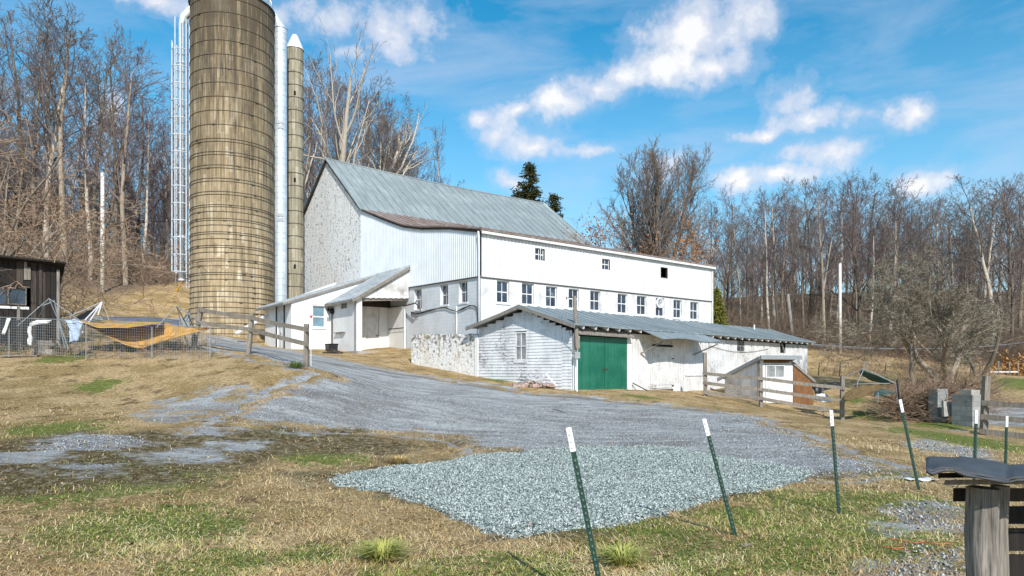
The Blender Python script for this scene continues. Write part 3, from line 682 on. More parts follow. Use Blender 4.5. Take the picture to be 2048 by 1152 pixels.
def window(par,K,u0,u1,z0,z1,cols=2,rows=2,rec=.13,fw=.030,mw=.022,sill=None,frame='whitepaint',glass='glass',nm='window'):
    mb=MB(); b=lambda a,c,n0,n1,e,f: mb.box(a,c,n0,n1,e,f,K)
    b(u0,u0+fw,-rec-.05,-rec,z0,z1); b(u1-fw,u1,-rec-.05,-rec,z0,z1)
    b(u0+fw,u1-fw,-rec-.05,-rec,z1-fw,z1); b(u0+fw,u1-fw,-rec-.05,-rec,z0,z0+fw)
    for i in range(1,cols):
        u=u0+fw+(u1-u0-2*fw)*i/cols; b(u-mw/2,u+mw/2,-rec-.045,-rec-.005,z0+fw,z1-fw)
    for j in range(1,rows):
        z=z0+fw+(z1-z0-2*fw)*j/rows; k=mw*(1.6 if (rows%2==0 and j==rows//2) else 1.)
        b(u0+fw,u1-fw,-rec-.043,-rec-.003,z-k/2,z+k/2)
    w=obj(nm,mb,M[frame],par)
    g=MB(); g.box(u0+fw*.5,u1-fw*.5,-rec-.04,-rec-.03,z0+fw*.5,z1-fw*.5,K); obj('pane',g,M[glass],w)
    if sill:
        s=MB(); s.box(u0-.06,u1+.06,-rec+.02,sill,z0-.1,z0-.004,K); obj('sill',s,M['whitepaint'],w)
    return w
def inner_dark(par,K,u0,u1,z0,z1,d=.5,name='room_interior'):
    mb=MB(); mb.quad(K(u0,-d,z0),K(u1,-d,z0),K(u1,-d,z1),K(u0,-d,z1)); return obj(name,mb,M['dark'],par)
# ============================================================ BARN
ang=math.atan2(.603,.798); BX,BY=XA(962,36.),36.
fr=Frame(BX,BY,ang)
barn=thing('barn','big white barn with stone gable, long windowed front and grey metal roof','barn',(BX,BY,0),ang)
KF=lambda u,n,z:(u,-n,z)           # front wall
KE=lambda u,n,z:(-n,u,z)           # left end wall, u runs back from the corner
LX=fr.on_y(1424,600)[0]
zs0=fr.on_y(963,552.4)[1]; zs1=fr.on_y(1419,601.4)[1]; seam=lambda u:zs0+(zs1-zs0)*u/LX
zt0=fr.on_y(962,459)[1]; zt1=fr.on_y(1424,532)[1]; top=lambda u:zt0+(zt1-zt0)*u/LX
# lower front wall with ten windows
WP=[(993.8,1018,562,605.6),(1044,1067.7,567,609),(1092,1114,573,613.5),(1137.5,1158,578,617),(1180.6,1200.7,582,621),(1235.4,1254.9,588,626.4),(1274,1293,592,629.5),(1311.5,1329,596,632.6),(1347,1363.5,600,636),(1380.6,1397,604,639)]
def rect(on,p):
    um=on((p[0]+p[1])/2,700)[0]; u0=on(p[0],700)[0]; u1=on(p[1],700)[0]; u0,u1=min(u0,u1),max(u0,u1)
    # heights at the window's own middle
    zt=on((p[0]+p[1])/2,p[2])[1]; zb=on((p[0]+p[1])/2,p[3])[1]
    return (u0,u1,zb,zt)
H1=[rect(lambda a,b:fr.on_y(a,b),p) for p in WP]
mb=MB(); wall(mb,KF,0,LX,lambda u:1.2,lambda u:seam(u)-.004,H1,.2)
obj('front_wall',mb,M['stucco'],barn)
for i,h in enumerate(H1):
    w=window(barn,KF,*h,2,2,.1,.05,.035,.05 if i in (0,5,6,7,8,9) else None)
    if i==7:
        f=MB(); uc=(h[0]+h[1])/2; zc=h[2]+(h[3]-h[2])*.72; R=.33
        f.lathe([(R,0),(R,.12),(R*.82,.12),(R*.8,.03),(.0,.03)],24)
        f.v=[KF(uc+x,.0-.085+z,zc+y) for x,y,z in f.v]; obj('exhaust_fan',f,M['whitemetal'],w,True)
        fb=MB(); 
        for k in range(4): fb.box(-.05,.05,.04,R*.78,0,.01)
        n0=len(fb.v)//4
        for k in range(4):
            for q in range(8):
                x,y,z=fb.v[k*8+q]; a=k*PI/2+.4; fb.v[k*8+q]=KF(uc+x*math.cos(a)-y*math.sin(a),-.04+z+(x*.3),zc+x*math.sin(a)+y*math.cos(a))
        obj('fan_blade',fb,M['greypaint'],w)
inner_dark(barn,KF,.3,LX-.3,3,6.6,3.)
# upper sheet metal band and its three small windows
UP=[(1069.4,1088,497,521),(1202.8,1219,518,539.6),(1320,1334,535,556)]
H2=[rect(lambda a,b:fr.on_y(a,b),p) for p in UP]
mb=MB(); corrug(mb,lambda u,n,z:KF(u,n+.035,z),0,LX,lambda u:seam(u)-.05,lambda u:top(u)-.05,.24,.016,6,H2)
for u in (4.,7.9,11.8,13.9,15.8): mb.box(u,u+.04,.045,.056,seam(u)-.04,top(u)-.1,KF)
obj('upper_cladding',mb,M['corr2'],barn)
for i,h in enumerate(H2):
    if i<2: window(barn,KF,*h,2,2,.06,.04,.035,frame='whitepaint')
    else:
        t_=MB(); t_.box(h[0],h[0]+.04,-.06,.06,h[2],h[3],KF); t_.box(h[1]-.04,h[1],-.06,.06,h[2],h[3],KF); t_.box(h[0]+.04,h[1]-.04,-.06,.055,h[3]-.04,h[3],KF); t_.box(h[0]+.04,h[1]-.04,-.06,.055,h[2],h[2]+.04,KF)
        tag(obj('window',t_,M['darkwood'],barn),'open dark window hole',None)
inner_dark(barn,KF,.3,LX-.3,7,9.2,1.2)
mb=MB(); mb.box(0,LX,.0,.06,-.06,0,lambda u,n,z:KF(u,n,seam(u)+z-.02)); obj('seam_flashing',mb,M['fascia'],barn)
# roof profile of the end wall: y, z
prof=[(-.0,zt0+.0)]
for px,py in ((901,453),(846,454),(810,450),(781,440),(751,428),(722,415)): prof.append(fr.on_x(px,py))
EY=prof[-1][0]; apex=fr.on_x(655,318)
def pz(y,P=prof):
    for i in range(len(P)-1):
        if P[i][0]<=y<=P[i+1][0]: return P[i][1]+(P[i+1][1]-P[i][1])*(y-P[i][0])/(P[i+1][0]-P[i][0])
    return P[-1][1] if y>P[0][0] else P[0][1]
BKY=apex[0]*2-EY+1.2
# end wall: block below, corrugated above, stone gable behind
SP=[(828,843,578,619),(880,896,569,610),(917.6,934.7,562.6,605)]
H3=[rect(lambda a,b:fr.on_x(a,b),p) for p in SP]
se0=fr.on_x(960,551)[1]; sey,se1=fr.on_x(813.6,574.3); eseam=lambda y:se0+(se1-se0)*y/sey
mb=MB(); wall(mb,KE,0,EY,lambda u:1.5,lambda u:eseam(u),H3,.25); obj('block_wall',mb,M['block'],barn)
for h in H3: window(barn,KE,*h,2,2,.16,.05,.035,.04)
inner_dark(barn,KE,.5,EY-.3,3,6.6,2.5)
mb=MB(); corrug(mb,lambda u,n,z:KE(u,n+.035,z),0,EY,lambda u:eseam(u)-.05,lambda u:pz(u)-.1,.2,.022,6); obj('end_cladding',mb,M['corr'],barn)
mb=MB(); mb.box(0,sey,.0,.08,-.09,-.03,lambda u,n,z:KE(u,n,eseam(u)+z)); obj('seam_flashing',mb,M['fascia'],barn)
mb=MB()
bz=lambda y: (prof[-1][1]+(apex[1]-prof[-1][1])*(y-EY)/(apex[0]-EY)) if y<apex[0] else (apex[1]+(prof[-1][1]-apex[1])*(y-apex[0])/(BKY-apex[0]))
vent=rect(lambda a,b:fr.on_x(a,b),(651.5,657,337,348))
wall(mb,lambda u,n,z:KE(u,n+.03,z),EY,apex[0],lambda u:2.,lambda u:bz(u)-.1,[(max(vent[0],EY),min(vent[1],apex[0]-.02),vent[2],vent[3])],.3,.5)
wall(mb,lambda u,n,z:KE(u,n+.03,z),apex[0],BKY,lambda u:2.,lambda u:bz(u)-.1,[],.3,.5)
mb.quad(KE(EY,.03,2),KE(EY,.03,bz(EY)-.1),KE(EY,-.4,bz(EY)-.1),KE(EY,-.4,2))
obj('stone_gable',mb,M['stone'],barn)
inner_dark(barn,KE,apex[0]-1,apex[0]+1,apex[1]-3,apex[1]-.8,.5)
# the closed back and right end of the barn
RX=fr.on_y(1090,408,apex[0])[0]
mb=MB(); mb.quad((0,BKY,2),(RX,BKY,2),(RX,BKY,bz(BKY)-.1),(0,BKY,bz(BKY)-.1))
mb.poly([(RX-.2,EY,2),(RX-.2,BKY,2),(RX-.2,BKY,bz(BKY)-.1),(RX-.2,apex[0],apex[1]-.1),(RX-.2,EY,bz(EY)-.1)])
mb.poly([(LX-.004,0,1),(LX-.004,EY,1)]+[(LX-.004,y,z-.1) for y,z in reversed(prof)])
obj('back_wall',mb,M['plaster'],barn)
# roofs
def slope_sheet(mb,x0,x1,P,th=.05,dz=lambda x,y:0.,ribs=.7,ov=0.,rb=True):
    n=max(2,int((x1-x0)/1.2)); xs=[x0+(x1-x0)*i/n for i in range(n+1)]
    for i in range(n):
        for j in range(len(P)-1):
            a,b=P[j],P[j+1]; X0,X1=xs[i],xs[i+1]
            q=[(X0,a[0],a[1]+dz(X0,a[0])),(X1,a[0],a[1]+dz(X1,a[0])),(X1,b[0],b[1]+dz(X1,b[0])),(X0,b[0],b[1]+dz(X0,b[0]))]
            mb.hexa([(x,y,z-th) for x,y,z in q]+q)
    if rb:
        k=int((x1-x0)/ribs)
        for i in range(k+1):
            x=min(x1-.03,max(x0+.01,x0+(x1-x0)*i/k))
            for j in range(len(P)-1):
                a,b=P[j],P[j+1]
                mb.beam((x,a[0],a[1]+dz(x,a[0])+.02),(x,b[0],b[1]+dz(x,b[0])+.02),.045,.05)
sag=lambda x,y:-.18*math.sin(PI*min(1,max(0,x/RX)))*max(0,(y-EY)/(apex[0]-EY))-.25*(x/RX)*max(0,min(1,(y-EY)/(apex[0]-EY)))
mb=MB(); slope_sheet(mb,-.22,RX,[(EY-.35,bz(EY)-.22),(EY+2,bz(EY+2)+.05),apex],.05,sag,.72)
slope_sheet(mb,-.22,RX,[apex,(BKY+.4,bz(BKY)-.25)],.05,lambda x,y:-.18*math.sin(PI*min(1,max(0,x/RX)))-.25*x/RX if y<apex[0]+.1 else 0,.72,rb=False)
mb.tube([(-.22+ (RX+.22)*i/12,apex[0],apex[1]+.03+sag((RX)*i/12,apex[0])) for i in range(13)],.07,6)
obj('roof',mb,M['roof'],barn)
mb=MB(); P2=[(-.3,zt0-.02)]+[(y,z+.0) for y,z in prof[1:-1]]+[(EY-.1,prof[-1][1]-.12)]
slope_sheet(mb,-.16,LX+.2,P2,.05,lambda x,y:(top(x)-top(0))*(1-max(0,y)/EY) if x>0 else 0,.66)
obj('lower_roof',mb,M['roofrust'],barn)
mb=MB()
for i in range(len(prof)-1):
    a,b=prof[i],prof[i+1]; mb.beam((-.09,a[0],a[1]-.11),(-.09,b[0],b[1]-.11),.05,.12)
mb.beam((-.12,EY-.1,bz(EY)-.14),(-.12,apex[0],apex[1]-.12),.06,.17); mb.beam((-.12,apex[0],apex[1]-.12),(-.12,BKY,bz(BKY)-.14),.06,.17)
obj('verge_board',mb,M['darkwood'],barn)
mb=MB(); mb.box(-.1,LX+.12,.2,.25,-.24,-.05,lambda u,n,z:KF(u,n,top(u)+z)); mb.box(-.1,LX+.12,.05,.2,-.1,-.07,lambda u,n,z:KF(u,n,top(u)+z)); obj('eave_board',mb,M['whitepaint'],barn)
rt=MB()
k=34
for i in range(k):
    u=.3+(LX-.5)*i/k; rt.box(u,u+.05,.05,.2,-.2,-.11,lambda a,n,z:KF(a,n,top(a)+z))
obj('rafter_ends',rt,M['fascia'],barn).name='rafter_end_row'  # row of small rafter ends under the eave, joined into one mesh
mb=MB(); mb.tube([KE(.02,.16,zt0-.1),KE(.03,.12,zt0-.5),KE(.04,.1,zt0-1.),KE(.04,.09,1.6)],.05,8); obj('downspout',mb,M['whitemetal'],barn,True)
mb=MB(); mb.box(LX-.07,LX+.02,.05,.09,1.5,zt1-.2,KF); obj('corner_trim',mb,M['whitepaint'],barn)
# cables and conduits on the block wall
mb=MB(); rs=random.Random(4)
def ew(px,py,n=.06): y,z=fr.on_x(px,py); return KE(y,n,z)
pts=[(824,625),(832,628),(842,626),(856,622),(868,620),(880,617),(893,615),(905,620),(915,622),(930,616),(940,612),(950,612),(955,616),(957,630),(957,650)]
for k in range(3): mb.tube([ew(a,b+rs.uniform(-1.5,1.5)) for a,b in pts],.022,5)
mb.tube([ew(824,625),ew(826,633),ew(832,636),ew(838,634)],.015,5)
obj('cable_bundle',mb,M['blackiron'],barn)
mb=MB(); mb.tube([ew(914.5,612,.05),ew(914.5,674,.05)],.04,6); obj('conduit',mb,M['whitepaint'],barn)
mb=MB(); a_=ew(808,613,.12); b_=ew(846,607,.5); mb.tube([a_,b_],.045,6); mb.tube([b_,ew(850,602,.55)],.03,5); mb.tube([b_,ew(843,620,.06)],.03,5); mb.tube([a_,ew(776,615,.1)],.035,5)
obj('service_arm',mb,M['rustmetal'],barn)
# ============================================================ MILK HOUSE with porch
PY_=fr.on_x(818,530)[0]                       # front of the porch, distance back from the corner
PX=fr.on_y(713,700,PY_)[0]; MY=fr.on_x(660,700,PX)[0]; MX=fr.on_y(583,700,MY)[0]; NY=fr.on_x(530,700,MX)[0]
bx,by=fr.world(PX,PY_)[:2]; mzb=2.6
milk=thing('milk_house','low white block milk house with open porch built against the stone gable','outbuilding',fr.world(MX,MY,0),ang)
mo=(MX,MY)
def KK(f): return lambda u,n,z:(f(u,n)[0]-MX,f(u,n)[1]-MY,z)
KPL=KK(lambda u,n:(PX-n,u)); KMF=KK(lambda u,n:(u,MY-n)); KML=KK(lambda u,n:(MX-n,u)); KPF=KK(lambda u,n:(u,PY_-n))
pz_lo=fr.on_y(713,592,PY_)[1]; pz_hi=fr.on_x(818,532)[1]
# porch left wall with small window
hw=rect(lambda a,b:fr.on_x(a,b,PX),(681.5,694,595.5,617))
mb=MB(); wall(mb,KPL,PY_,MY,lambda u:2.2,lambda u:pz_lo-.02,[hw],.15)
mb.box(PX,PX+.35,-.0,.35,2.2,pz_lo-.02,lambda x,y,z:(x-MX,PY_+y-MY,z)); 
obj('porch_wall',mb,M['plaster'],milk)
window(milk,KPL,*hw,2,1,.08,.05,.04,frame='greywood',glass='dustglass')
# milk house front
mzl=fr.on_y(583,600,MY)[1]; mzr=fr.on_y(700,566,MY)[1]; mslope=(mzr-mzl)/(fr.on_y(700,566,MY)[0]-MX); mt=lambda u:mzl+mslope*(u-MX)
hm=rect(lambda a,b:fr.on_y(a,b,MY),(625,650.5,612,655))
mb=MB(); wall(mb,KMF,MX,-.05,lambda u:2.4,lambda u:mt(u)-.02,[hm],.1)
obj('front_wall',mb,M['plaster'],milk)
w=window(milk,KMF,*hm,1,2,.06,.06,.05,.06,glass='paleglass')
t_=MB(); t_.box(hm[0]-.08,hm[0]-.003,.0,.03,hm[2]-.003,hm[3]+.08,KMF); t_.box(hm[1]+.003,hm[1]+.08,.0,.03,hm[2]-.003,hm[3]+.08,KMF); t_.box(hm[0]-.003,hm[1]+.003,.0,.03,hm[3]+.003,hm[3]+.08,KMF); t_.box(hm[0]-.12,hm[1]+.12,.0,.05,hm[3]+.085,hm[3]+.12,KMF)
obj('casing',t_,M['whitepaint'],w)
# milk house left wall with door
hd=rect(lambda a,b:fr.on_x(a,b,MX),(554.5,568.5,609,690)); hd=(hd[0],hd[1],3.35,hd[3])
mb=MB(); wall(mb,KML,MY,NY,lambda u:2.6,lambda u:mzl-.1,[hd],.12); mb.quad(KML(NY,0,2.6),KML(NY,0,mzl-.1),KML(NY,-5,mzl+2),KML(NY,-5,2.6)); obj('side_wall',mb,M['plaster'],milk)
d=MB(); d.box(hd[0]+.02,hd[1]-.02,-.1,-.06,hd[2],hd[3]-.02,KML); dm=(hd[0]+hd[1])/2; d.box(dm-.02,dm+.02,-.06,-.045,hd[2]+.1,hd[3]-.15,KML); d.box(hd[0]+.12,hd[1]-.12,-.06,-.05,hd[2]+.9,hd[2]+.95,KML); dr=obj('door',d,M['whitepaint'],milk)
d=MB(); d.tube([KML(dm+.08,-.05,hd[2]+1.0),KML(dm+.08,.0,hd[2]+1.0)],.035,8); obj('handle',d,M['blackiron'],dr)
for q in (hd[0]-.12,hd[1]+.04): 
    d=MB(); d.box(q,q+.1,.003,.06,2.8,hd[3]+.12,KML); obj('porch_post',d,M['blackiron'],milk)
# roofs
ey0=fr.on_x(518,607,MX-.6)[0]
mb=MB(); e0=(MX-.55,mt(MX-.55)+.02); e1=(-.02,mt(0)+.02)
n=8
for i in range(n):
    xa=e0[0]+(e1[0]-e0[0])*i/n; xb=e0[0]+(e1[0]-e0[0])*(i+1)/n; fz=lambda x:e0[1]+(e1[1]-e0[1])*(x-e0[0])/(e1[0]-e0[0])
    q=[(xa-MX,-.12,fz(xa)),(xb-MX,-.12,fz(xb)),(xb-MX,NY-MY+.3,fz(xb)),(xa-MX,NY-MY+.3,fz(xa))]
    mb.hexa([(x,y,z-.04) for x,y,z in q]+q)
for k in range(10):
    y=.1+(NY-MY)*k/9.5; mb.beam((e0[0]-MX,y,e0[1]+.02),(e1[0]-MX,y,e1[1]+.02),.04,.05)
obj('roof',mb,M['roof3'],milk)
mb=MB(); mb.beam((e0[0]-MX+.02,-.1,e0[1]-.1),(e1[0]-MX,-.1,e1[1]-.1),.05,.12); mb.beam((e0[0]-MX+.02,-.1,e0[1]-.1),(e0[0]-MX+.02,NY-MY+.28,e0[1]-.1),.04,.12)
obj('fascia',mb,M['greywood'],milk)
# porch roof: falls from the end wall to the left
mb=MB(); pe=PX-.38; f2=lambda x:pz_lo+.04+(pz_hi-pz_lo)*(x-PX)/(0-PX)
q=[(pe-MX,PY_-.25-MY,f2(pe)),(-.05-MX,PY_-.25-MY,f2(-.05)),(-.05-MX,MY+.6-MY,f2(-.05)),(pe-MX,.25,f2(pe))]
mb.hexa([(x,y,z-.05) for x,y,z in q]+q)
for k in range(8):
    y=PY_-.2-MY+(MY-PY_+.4)*k/7; mb.beam((pe-MX,y,f2(pe)+.02),(-.05-MX,y,f2(-.05)+.02),.04,.05)
obj('porch_roof',mb,M['roof3'],milk)
mb=MB(); mb.beam((pe-MX,PY_-.22-MY,f2(pe)-.14),(-.05-MX,PY_-.22-MY,f2(-.05)-.14),.05,.2); mb.beam((pe+.03-MX,PY_-.2-MY,f2(pe)-.12),(pe+.03-MX,.2,f2(pe)-.12),.04,.12); obj('porch_fascia',mb,M['greywood'],milk)
zb_=fr.on_x(812,598)[1]; zl_=fr.on_y(718,590,PY_)[1]
mb=MB(); n=26
for i in range(n):
    a=PX+.15+(-PX-.2)*i/n; b=PX+.15+(-PX-.2)*(i+1)/n-.008; fb=lambda x:pz_lo-.12+(zb_-pz_lo+.12)*(x-PX)/(-PX)+.02*math.sin(i*2.1)
    if f2(a)-.22<fb(a): continue
    mb.hexa([KPF(a,.06,fb(a)),KPF(b,.06,fb(b)),KPF(b,.035,fb(b)),KPF(a,.035,fb(a)),KPF(a,.06,f2(a)-.2),KPF(b,.06,f2(b)-.2),KPF(b,.035,f2(b)-.2),KPF(a,.035,f2(a)-.2)])
obj('porch_gable_boards',mb,M['porchboards'],milk)
mb=MB(); mb.beam(KPF(PX+.2,-.1,pz_lo-.2),KPF(-.1,-.1,zb_-.02),.12,.18); obj('porch_beam',mb,M['greywood'],milk)
# recessed porch back wall with door
IY=PY_+2.5; KI=KK(lambda u,n:(u,IY-n))
iz=lambda px,py:fr.on_y(px,py,IY)
da=iz(731,700)[0]; db=iz(758,700)[0]; dt=iz(745,617)[1]
wr=-.9
mb=MB(); wall(mb,KI,PX+.1,0,lambda u:2.4,lambda u:dt+.1,[(da,db,3.2,dt)],.1); obj('porch_back_wall',mb,M['plaster'],milk)
mb=MB(); wall(mb,KI,PX+.1,0,lambda u:dt+.102,lambda u:f2(u)-.1); obj('loft_boards',mb,M['darkwood'],milk)
d=MB(); d.box(da+.01,db-.01,-.09,-.05,3.22,dt-.01,KI); dr=obj('porch_door',d,M['whitepaint'],milk)
d=MB(); d.tube([KI(db-.12,-.05,4.2),KI(db-.12,.02,4.2)],.04,8); obj('handle',d,M['blackiron'],dr)
d=MB(); d.box(da-.1,da-.003,.0,.03,3.1,dt+.1,KI); d.box(db+.003,db+.1,.0,.03,3.1,dt+.1,KI); d.box(da-.003,db+.003,.0,.03,dt+.003,dt+.1,KI); obj('door_casing',d,M['whitepaint'],dr)
# open door leaf against the end wall
ld=[fr.on_x(px,py,-.12) for px,py in ((777,617),(811,611),(811,693),(777,696))]
y0,y1=ld[1][0],ld[0][0]; z0=3.05; z1=min(ld[0][1],ld[1][1])+.0
KO=KK(lambda u,n:(-.12-n,u))
d=MB(); d.box(y0,y1,0,.05,z0,z1,KO); dr=obj('open_door',d,M['plaster'],milk)
d=MB()
for a,b,c,e in ((y0,y0+.12,z0,z1),(y1-.12,y1,z0,z1),(y0+.12,y1-.12,z1-.14,z1),(y0+.12,y1-.12,z0,z0+.16),(y0+.12,y1-.12,z0+1.35,z0+1.55)): d.box(a,b,.053,.075,c,e,KO)
obj('door_rail',d,M['whitepaint'],dr)
d=MB(); d.box(y0+.1,y1-.1,.053,.085,z0+1.56,z0+1.6,KO); d.box(y0+.05,y1-.05,.053,.085,z0-.03,z0+.0,KO); obj('hinge_strap',d,M['blackiron'],dr)
# wall lamps
for (px,py) in ((655,620),):
    u,z=fr.on_y(px,py,MY); d=MB(); d.lathe([(.02,z-.1),(.06,z-.05),(.08,z+.05),(.03,z+.1),(.02,z+.15)],10); d.v=[KMF(u+x,.13+y,zz) for x,y,zz in d.v]; d.beam(KMF(u,.0,z),KMF(u,.13,z),.04,.04); obj('wall_lamp',d,M['blackiron'],milk)
u,z=fr.on_y(656,638,MY); d=MB(); d.box(u-.08,u+.08,.003,.05,z-.12,z+.12,KMF); obj('meter_box',d,M['galv'],milk)
# shelf bracket on porch wall
u0,z0=fr.on_x(672,666,PX); u1,_=fr.on_x(691,666,PX); u0,u1=min(u0,u1),max(u0,u1); d=MB(); d.box(u0,u1,.0,.16,z0-.03,z0+.02,KPL); obj('shelf',d,M['greywood'],milk)
d=MB(); d.box(PX-.1,PX+2.9,-.3,2.,2.2,3.12,lambda x,y,z:(x-MX,PY_+y-MY,z)); obj('threshold',d,M['concrete'],milk)
# lamp post / downpipe at the corner of the porch and the shovel
p=W(664,697,42.9); lp=thing('lamp_post','thin black lamp post with lantern top beside the milk house window','lamp',(p.x,p.y,g1(p.x,p.y)))
h=ZA(628,42.9)-g1(p.x,p.y); d=MB(); d.tube([(0,0,-.1),(0,0,h)],.045,8); obj('pole',d,M['blackiron'],lp)
d=MB(); d.lathe([(.02,h+.0),(.16,h+.02),(.2,h+.25),(.05,h+.38),(.02,h+.45)],8); d.beam((0,0,h),(.15,0,h+.08),.04,.04); obj('lantern',d,M['blackiron'],lp)
def plinth(x,y,lo,hi): return (x,y,min(g1(x,y),hi))
p=W(663,696,41.6); z=g1(p.x,p.y)
pl=thing('planter_box','square black bin on the ground below the lamp post','bin',(p.x,p.y,z),ang)
d=MB(); s=.27; d.hexa([(-s,-s,-.02),(s,-s,-.02),(s,s,-.02),(-s,s,-.02),(-s*1.1,-s*1.1,.42),(s*1.1,-s*1.1,.42),(s*1.1,s*1.1,.42),(-s*1.1,s*1.1,.42)]); obj('bin_body',d,M['black'],pl)
d=MB(); d.tube([(-s*1.12,-s*1.12,.43),(s*1.12,-s*1.12,.43),(s*1.12,s*1.12,.43),(-s*1.12,s*1.12,.43),(-s*1.12,-s*1.12,.43)],.03,6); obj('rim',d,M['blackiron'],pl)
# ============================================================ STAVE SILO
SX,SY,SR=-20.08,49.1,2.8; sz0=3.6; stop=27.9
silo=thing('silo','tall tan concrete stave silo with steel hoops and dark weathered top','silo',(SX,SY,sz0),0)
d=MB(); d.lathe([(SR,0.),(SR,stop-sz0)],96); 
o=obj('stave_wall',d,M['silo'],silo,True)
d=MB(); d.lathe([(SR+.12,stop-sz0-.02),(SR+.1,stop-sz0+.12)]+[(SR*math.cos(a),stop-sz0+.1+SR*.72*math.sin(a)) for a in np.linspace(0,PI/2*.97,9)],48)
for k in range(16):
    a=2*PI*k/16; d.tube([(SR*1.01*math.cos(b)*math.cos(a),SR*1.01*math.cos(b)*math.sin(a),stop-sz0+.12+SR*.73*math.sin(b)) for b in np.linspace(0,1.45,8)],.035,4)
obj('dome_roof',d,M['dome'],silo,True)
hz=[]
z=stop-.62
while z>stop-9.6: hz.append(z); z-=.955
while z>stop-14.: hz+= [z,z-.2]; z-=.9
k=0
while z>4.2: hz.append(z); hz.append(z-.14) if (k%2==0 and z>8) else None; z-=.46 if z>8 else .36; k+=1
rs=random.Random(2)
for zz in hz:
    d=MB(); d.torus(SR+.022,.020,zz-sz0,72,5)
    a=rs.choice([-1.9,-1.2,-2.3,-1.5,-.9])+rs.uniform(-.1,.1)+.2
    x,y=(SR+.06)*math.cos(a),(SR+.06)*math.sin(a); tx,ty=-math.sin(a),math.cos(a)
    d.beam((x-tx*.10,y-ty*.10,zz-sz0),(x+tx*.10,y+ty*.10,zz-sz0),.05,.06)
    obj('hoop',d,M['hoop'],silo)
# silver unloading chute
cx,cy=XA(561,50.4)-SX,50.4-SY; ct=ZA(58,50.4)-sz0; ca=math.atan2(-cy,-cx)
d=MB(); R=.46; pr=[(R,2.2-sz0+1.5)]; z=.9
while z<ct: pr+=[(R,z),(R+.018,z+.02),(R,z+.04)]; z+=.42
pr.append((R,ct)); d.lathe(pr,24,cx,cy); ch=obj('silver_chute',d,M['chute'],silo)
d=MB(); tp=(SX*0+SR*.9*math.cos(math.atan2(cy,cx)),SR*.9*math.sin(math.atan2(cy,cx)),ct+1.75)
n=20
ring=[(cx+(R+.02)*math.cos(2*PI*i/n),cy+(R+.02)*math.sin(2*PI*i/n),ct) for i in range(n)]
for i in range(n): d.poly([ring[i],ring[(i+1)%n],(tp[0],tp[1],tp[2])])
d.tube([(cx,cy,ct-.02),(cx,cy,ct+.03)],R+.05,20)
obj('chute_hood',d,M['chute'],ch)
for zz in (244,253.5,430,439.5):
    pz2=ZA(zz,50.)-sz0; a=math.atan2(-50,17.1); d=MB(); d.box(-.19,.19,-.03,.03,-.12,.12)
    d.v=[(cx+(R+.0)*math.cos(a)-math.sin(a)*x+math.cos(a)*y,cy+(R+.0)*math.sin(a)+math.cos(a)*x+math.sin(a)*y,pz2+z) for x,y,z in d.v]; obj('chute_vent',d,M['greypaint'],ch)
# ladder, safety cage and filler pipe on the left side
lx,ly=XA(375.5,48.3)-SX,48.3-SY; gxx,gyy=XA(361,47.9)-SX,47.9-SY
d=MB(); lz0=ZA(560,48)-sz0; lz1=ZA(10,48)-sz0
for s in (-.2,.2): d.tube([(lx,ly+s,lz0-.6),(lx,ly+s,lz1)],.025,5)
z=lz0
while z<lz1: d.tube([(lx,ly-.2,z),(lx,ly+.2,z)],.014,4,False); z+=.32
for z in np.arange(lz0,lz1,2.4): d.beam((lx,ly,z),(lx+.35,ly+.1,z),.03,.03)
obj('ladder',d,M['galvpaint'],silo)
d=MB(); cr=.56; cz0=ZA(545,47.9)-sz0; cz1=ZA(40,47.9)-sz0
for zz in np.linspace(cz0,cz1-2.2,14):
    d.tube([(gxx+cr*math.cos(a),gyy+cr*math.sin(a),zz) for a in np.linspace(.45,2*PI-.45,18)],.042,4)
for a in np.linspace(.45,2*PI-.45,9): d.tube([(gxx+cr*math.cos(a),gyy+cr*math.sin(a),cz0),(gxx+cr*math.cos(a),gyy+cr*math.sin(a),cz1-(1.6 if 2.<a<4. else 0))],.036,4,False)
obj('ladder_cage',d,M['galvpaint'],silo)
d=MB(); q0=ZA(562,47.9)-sz0; q1=ZA(62,47.9)-sz0; px0=XA(363,47.9)-SX
pp=[(px0,gyy,q0),(px0,gyy,q1),(px0+.0,gyy,q1+.5),(px0+.12,gyy+.05,q1+1.),(px0+.55,gyy+.2,q1+1.55),(px0+1.2,gyy+.5,q1+2.1),(px0+2.2,gyy+.9,q1+2.9)]
d.tube(pp,[.18,.18,.18,.26,.28,.28,.26],12)
for z in np.arange(q0,q1,3.05): d.tube([(px0,gyy,z),(px0,gyy,z+.12)],.21,12)
obj('filler_pipe',d,M['galvpaint'],silo,True)
b=G(349,585,30,90); a=W(367,557,b.y-.6)
gw=thing('guy_guard','bright yellow plastic guy wire guard slanting beside the silo foot','guard',(b.x,b.y,g1(b.x,b.y)))
d=MB(); d.tube([(0,0,-.1),(a.x-b.x,a.y-b.y,a.z-g1(b.x,b.y))],.06,8); obj('guard_tube',d,M['yellow'],gw)
d=MB(); d.tube([(a.x-b.x,a.y-b.y,a.z-g1(b.x,b.y)),((a.x-b.x)*4.3,(a.y-b.y)*4+1.5,(a.z-g1(b.x,b.y))+5.6)],.015,4); obj('wire',d,M['hoop'],gw)
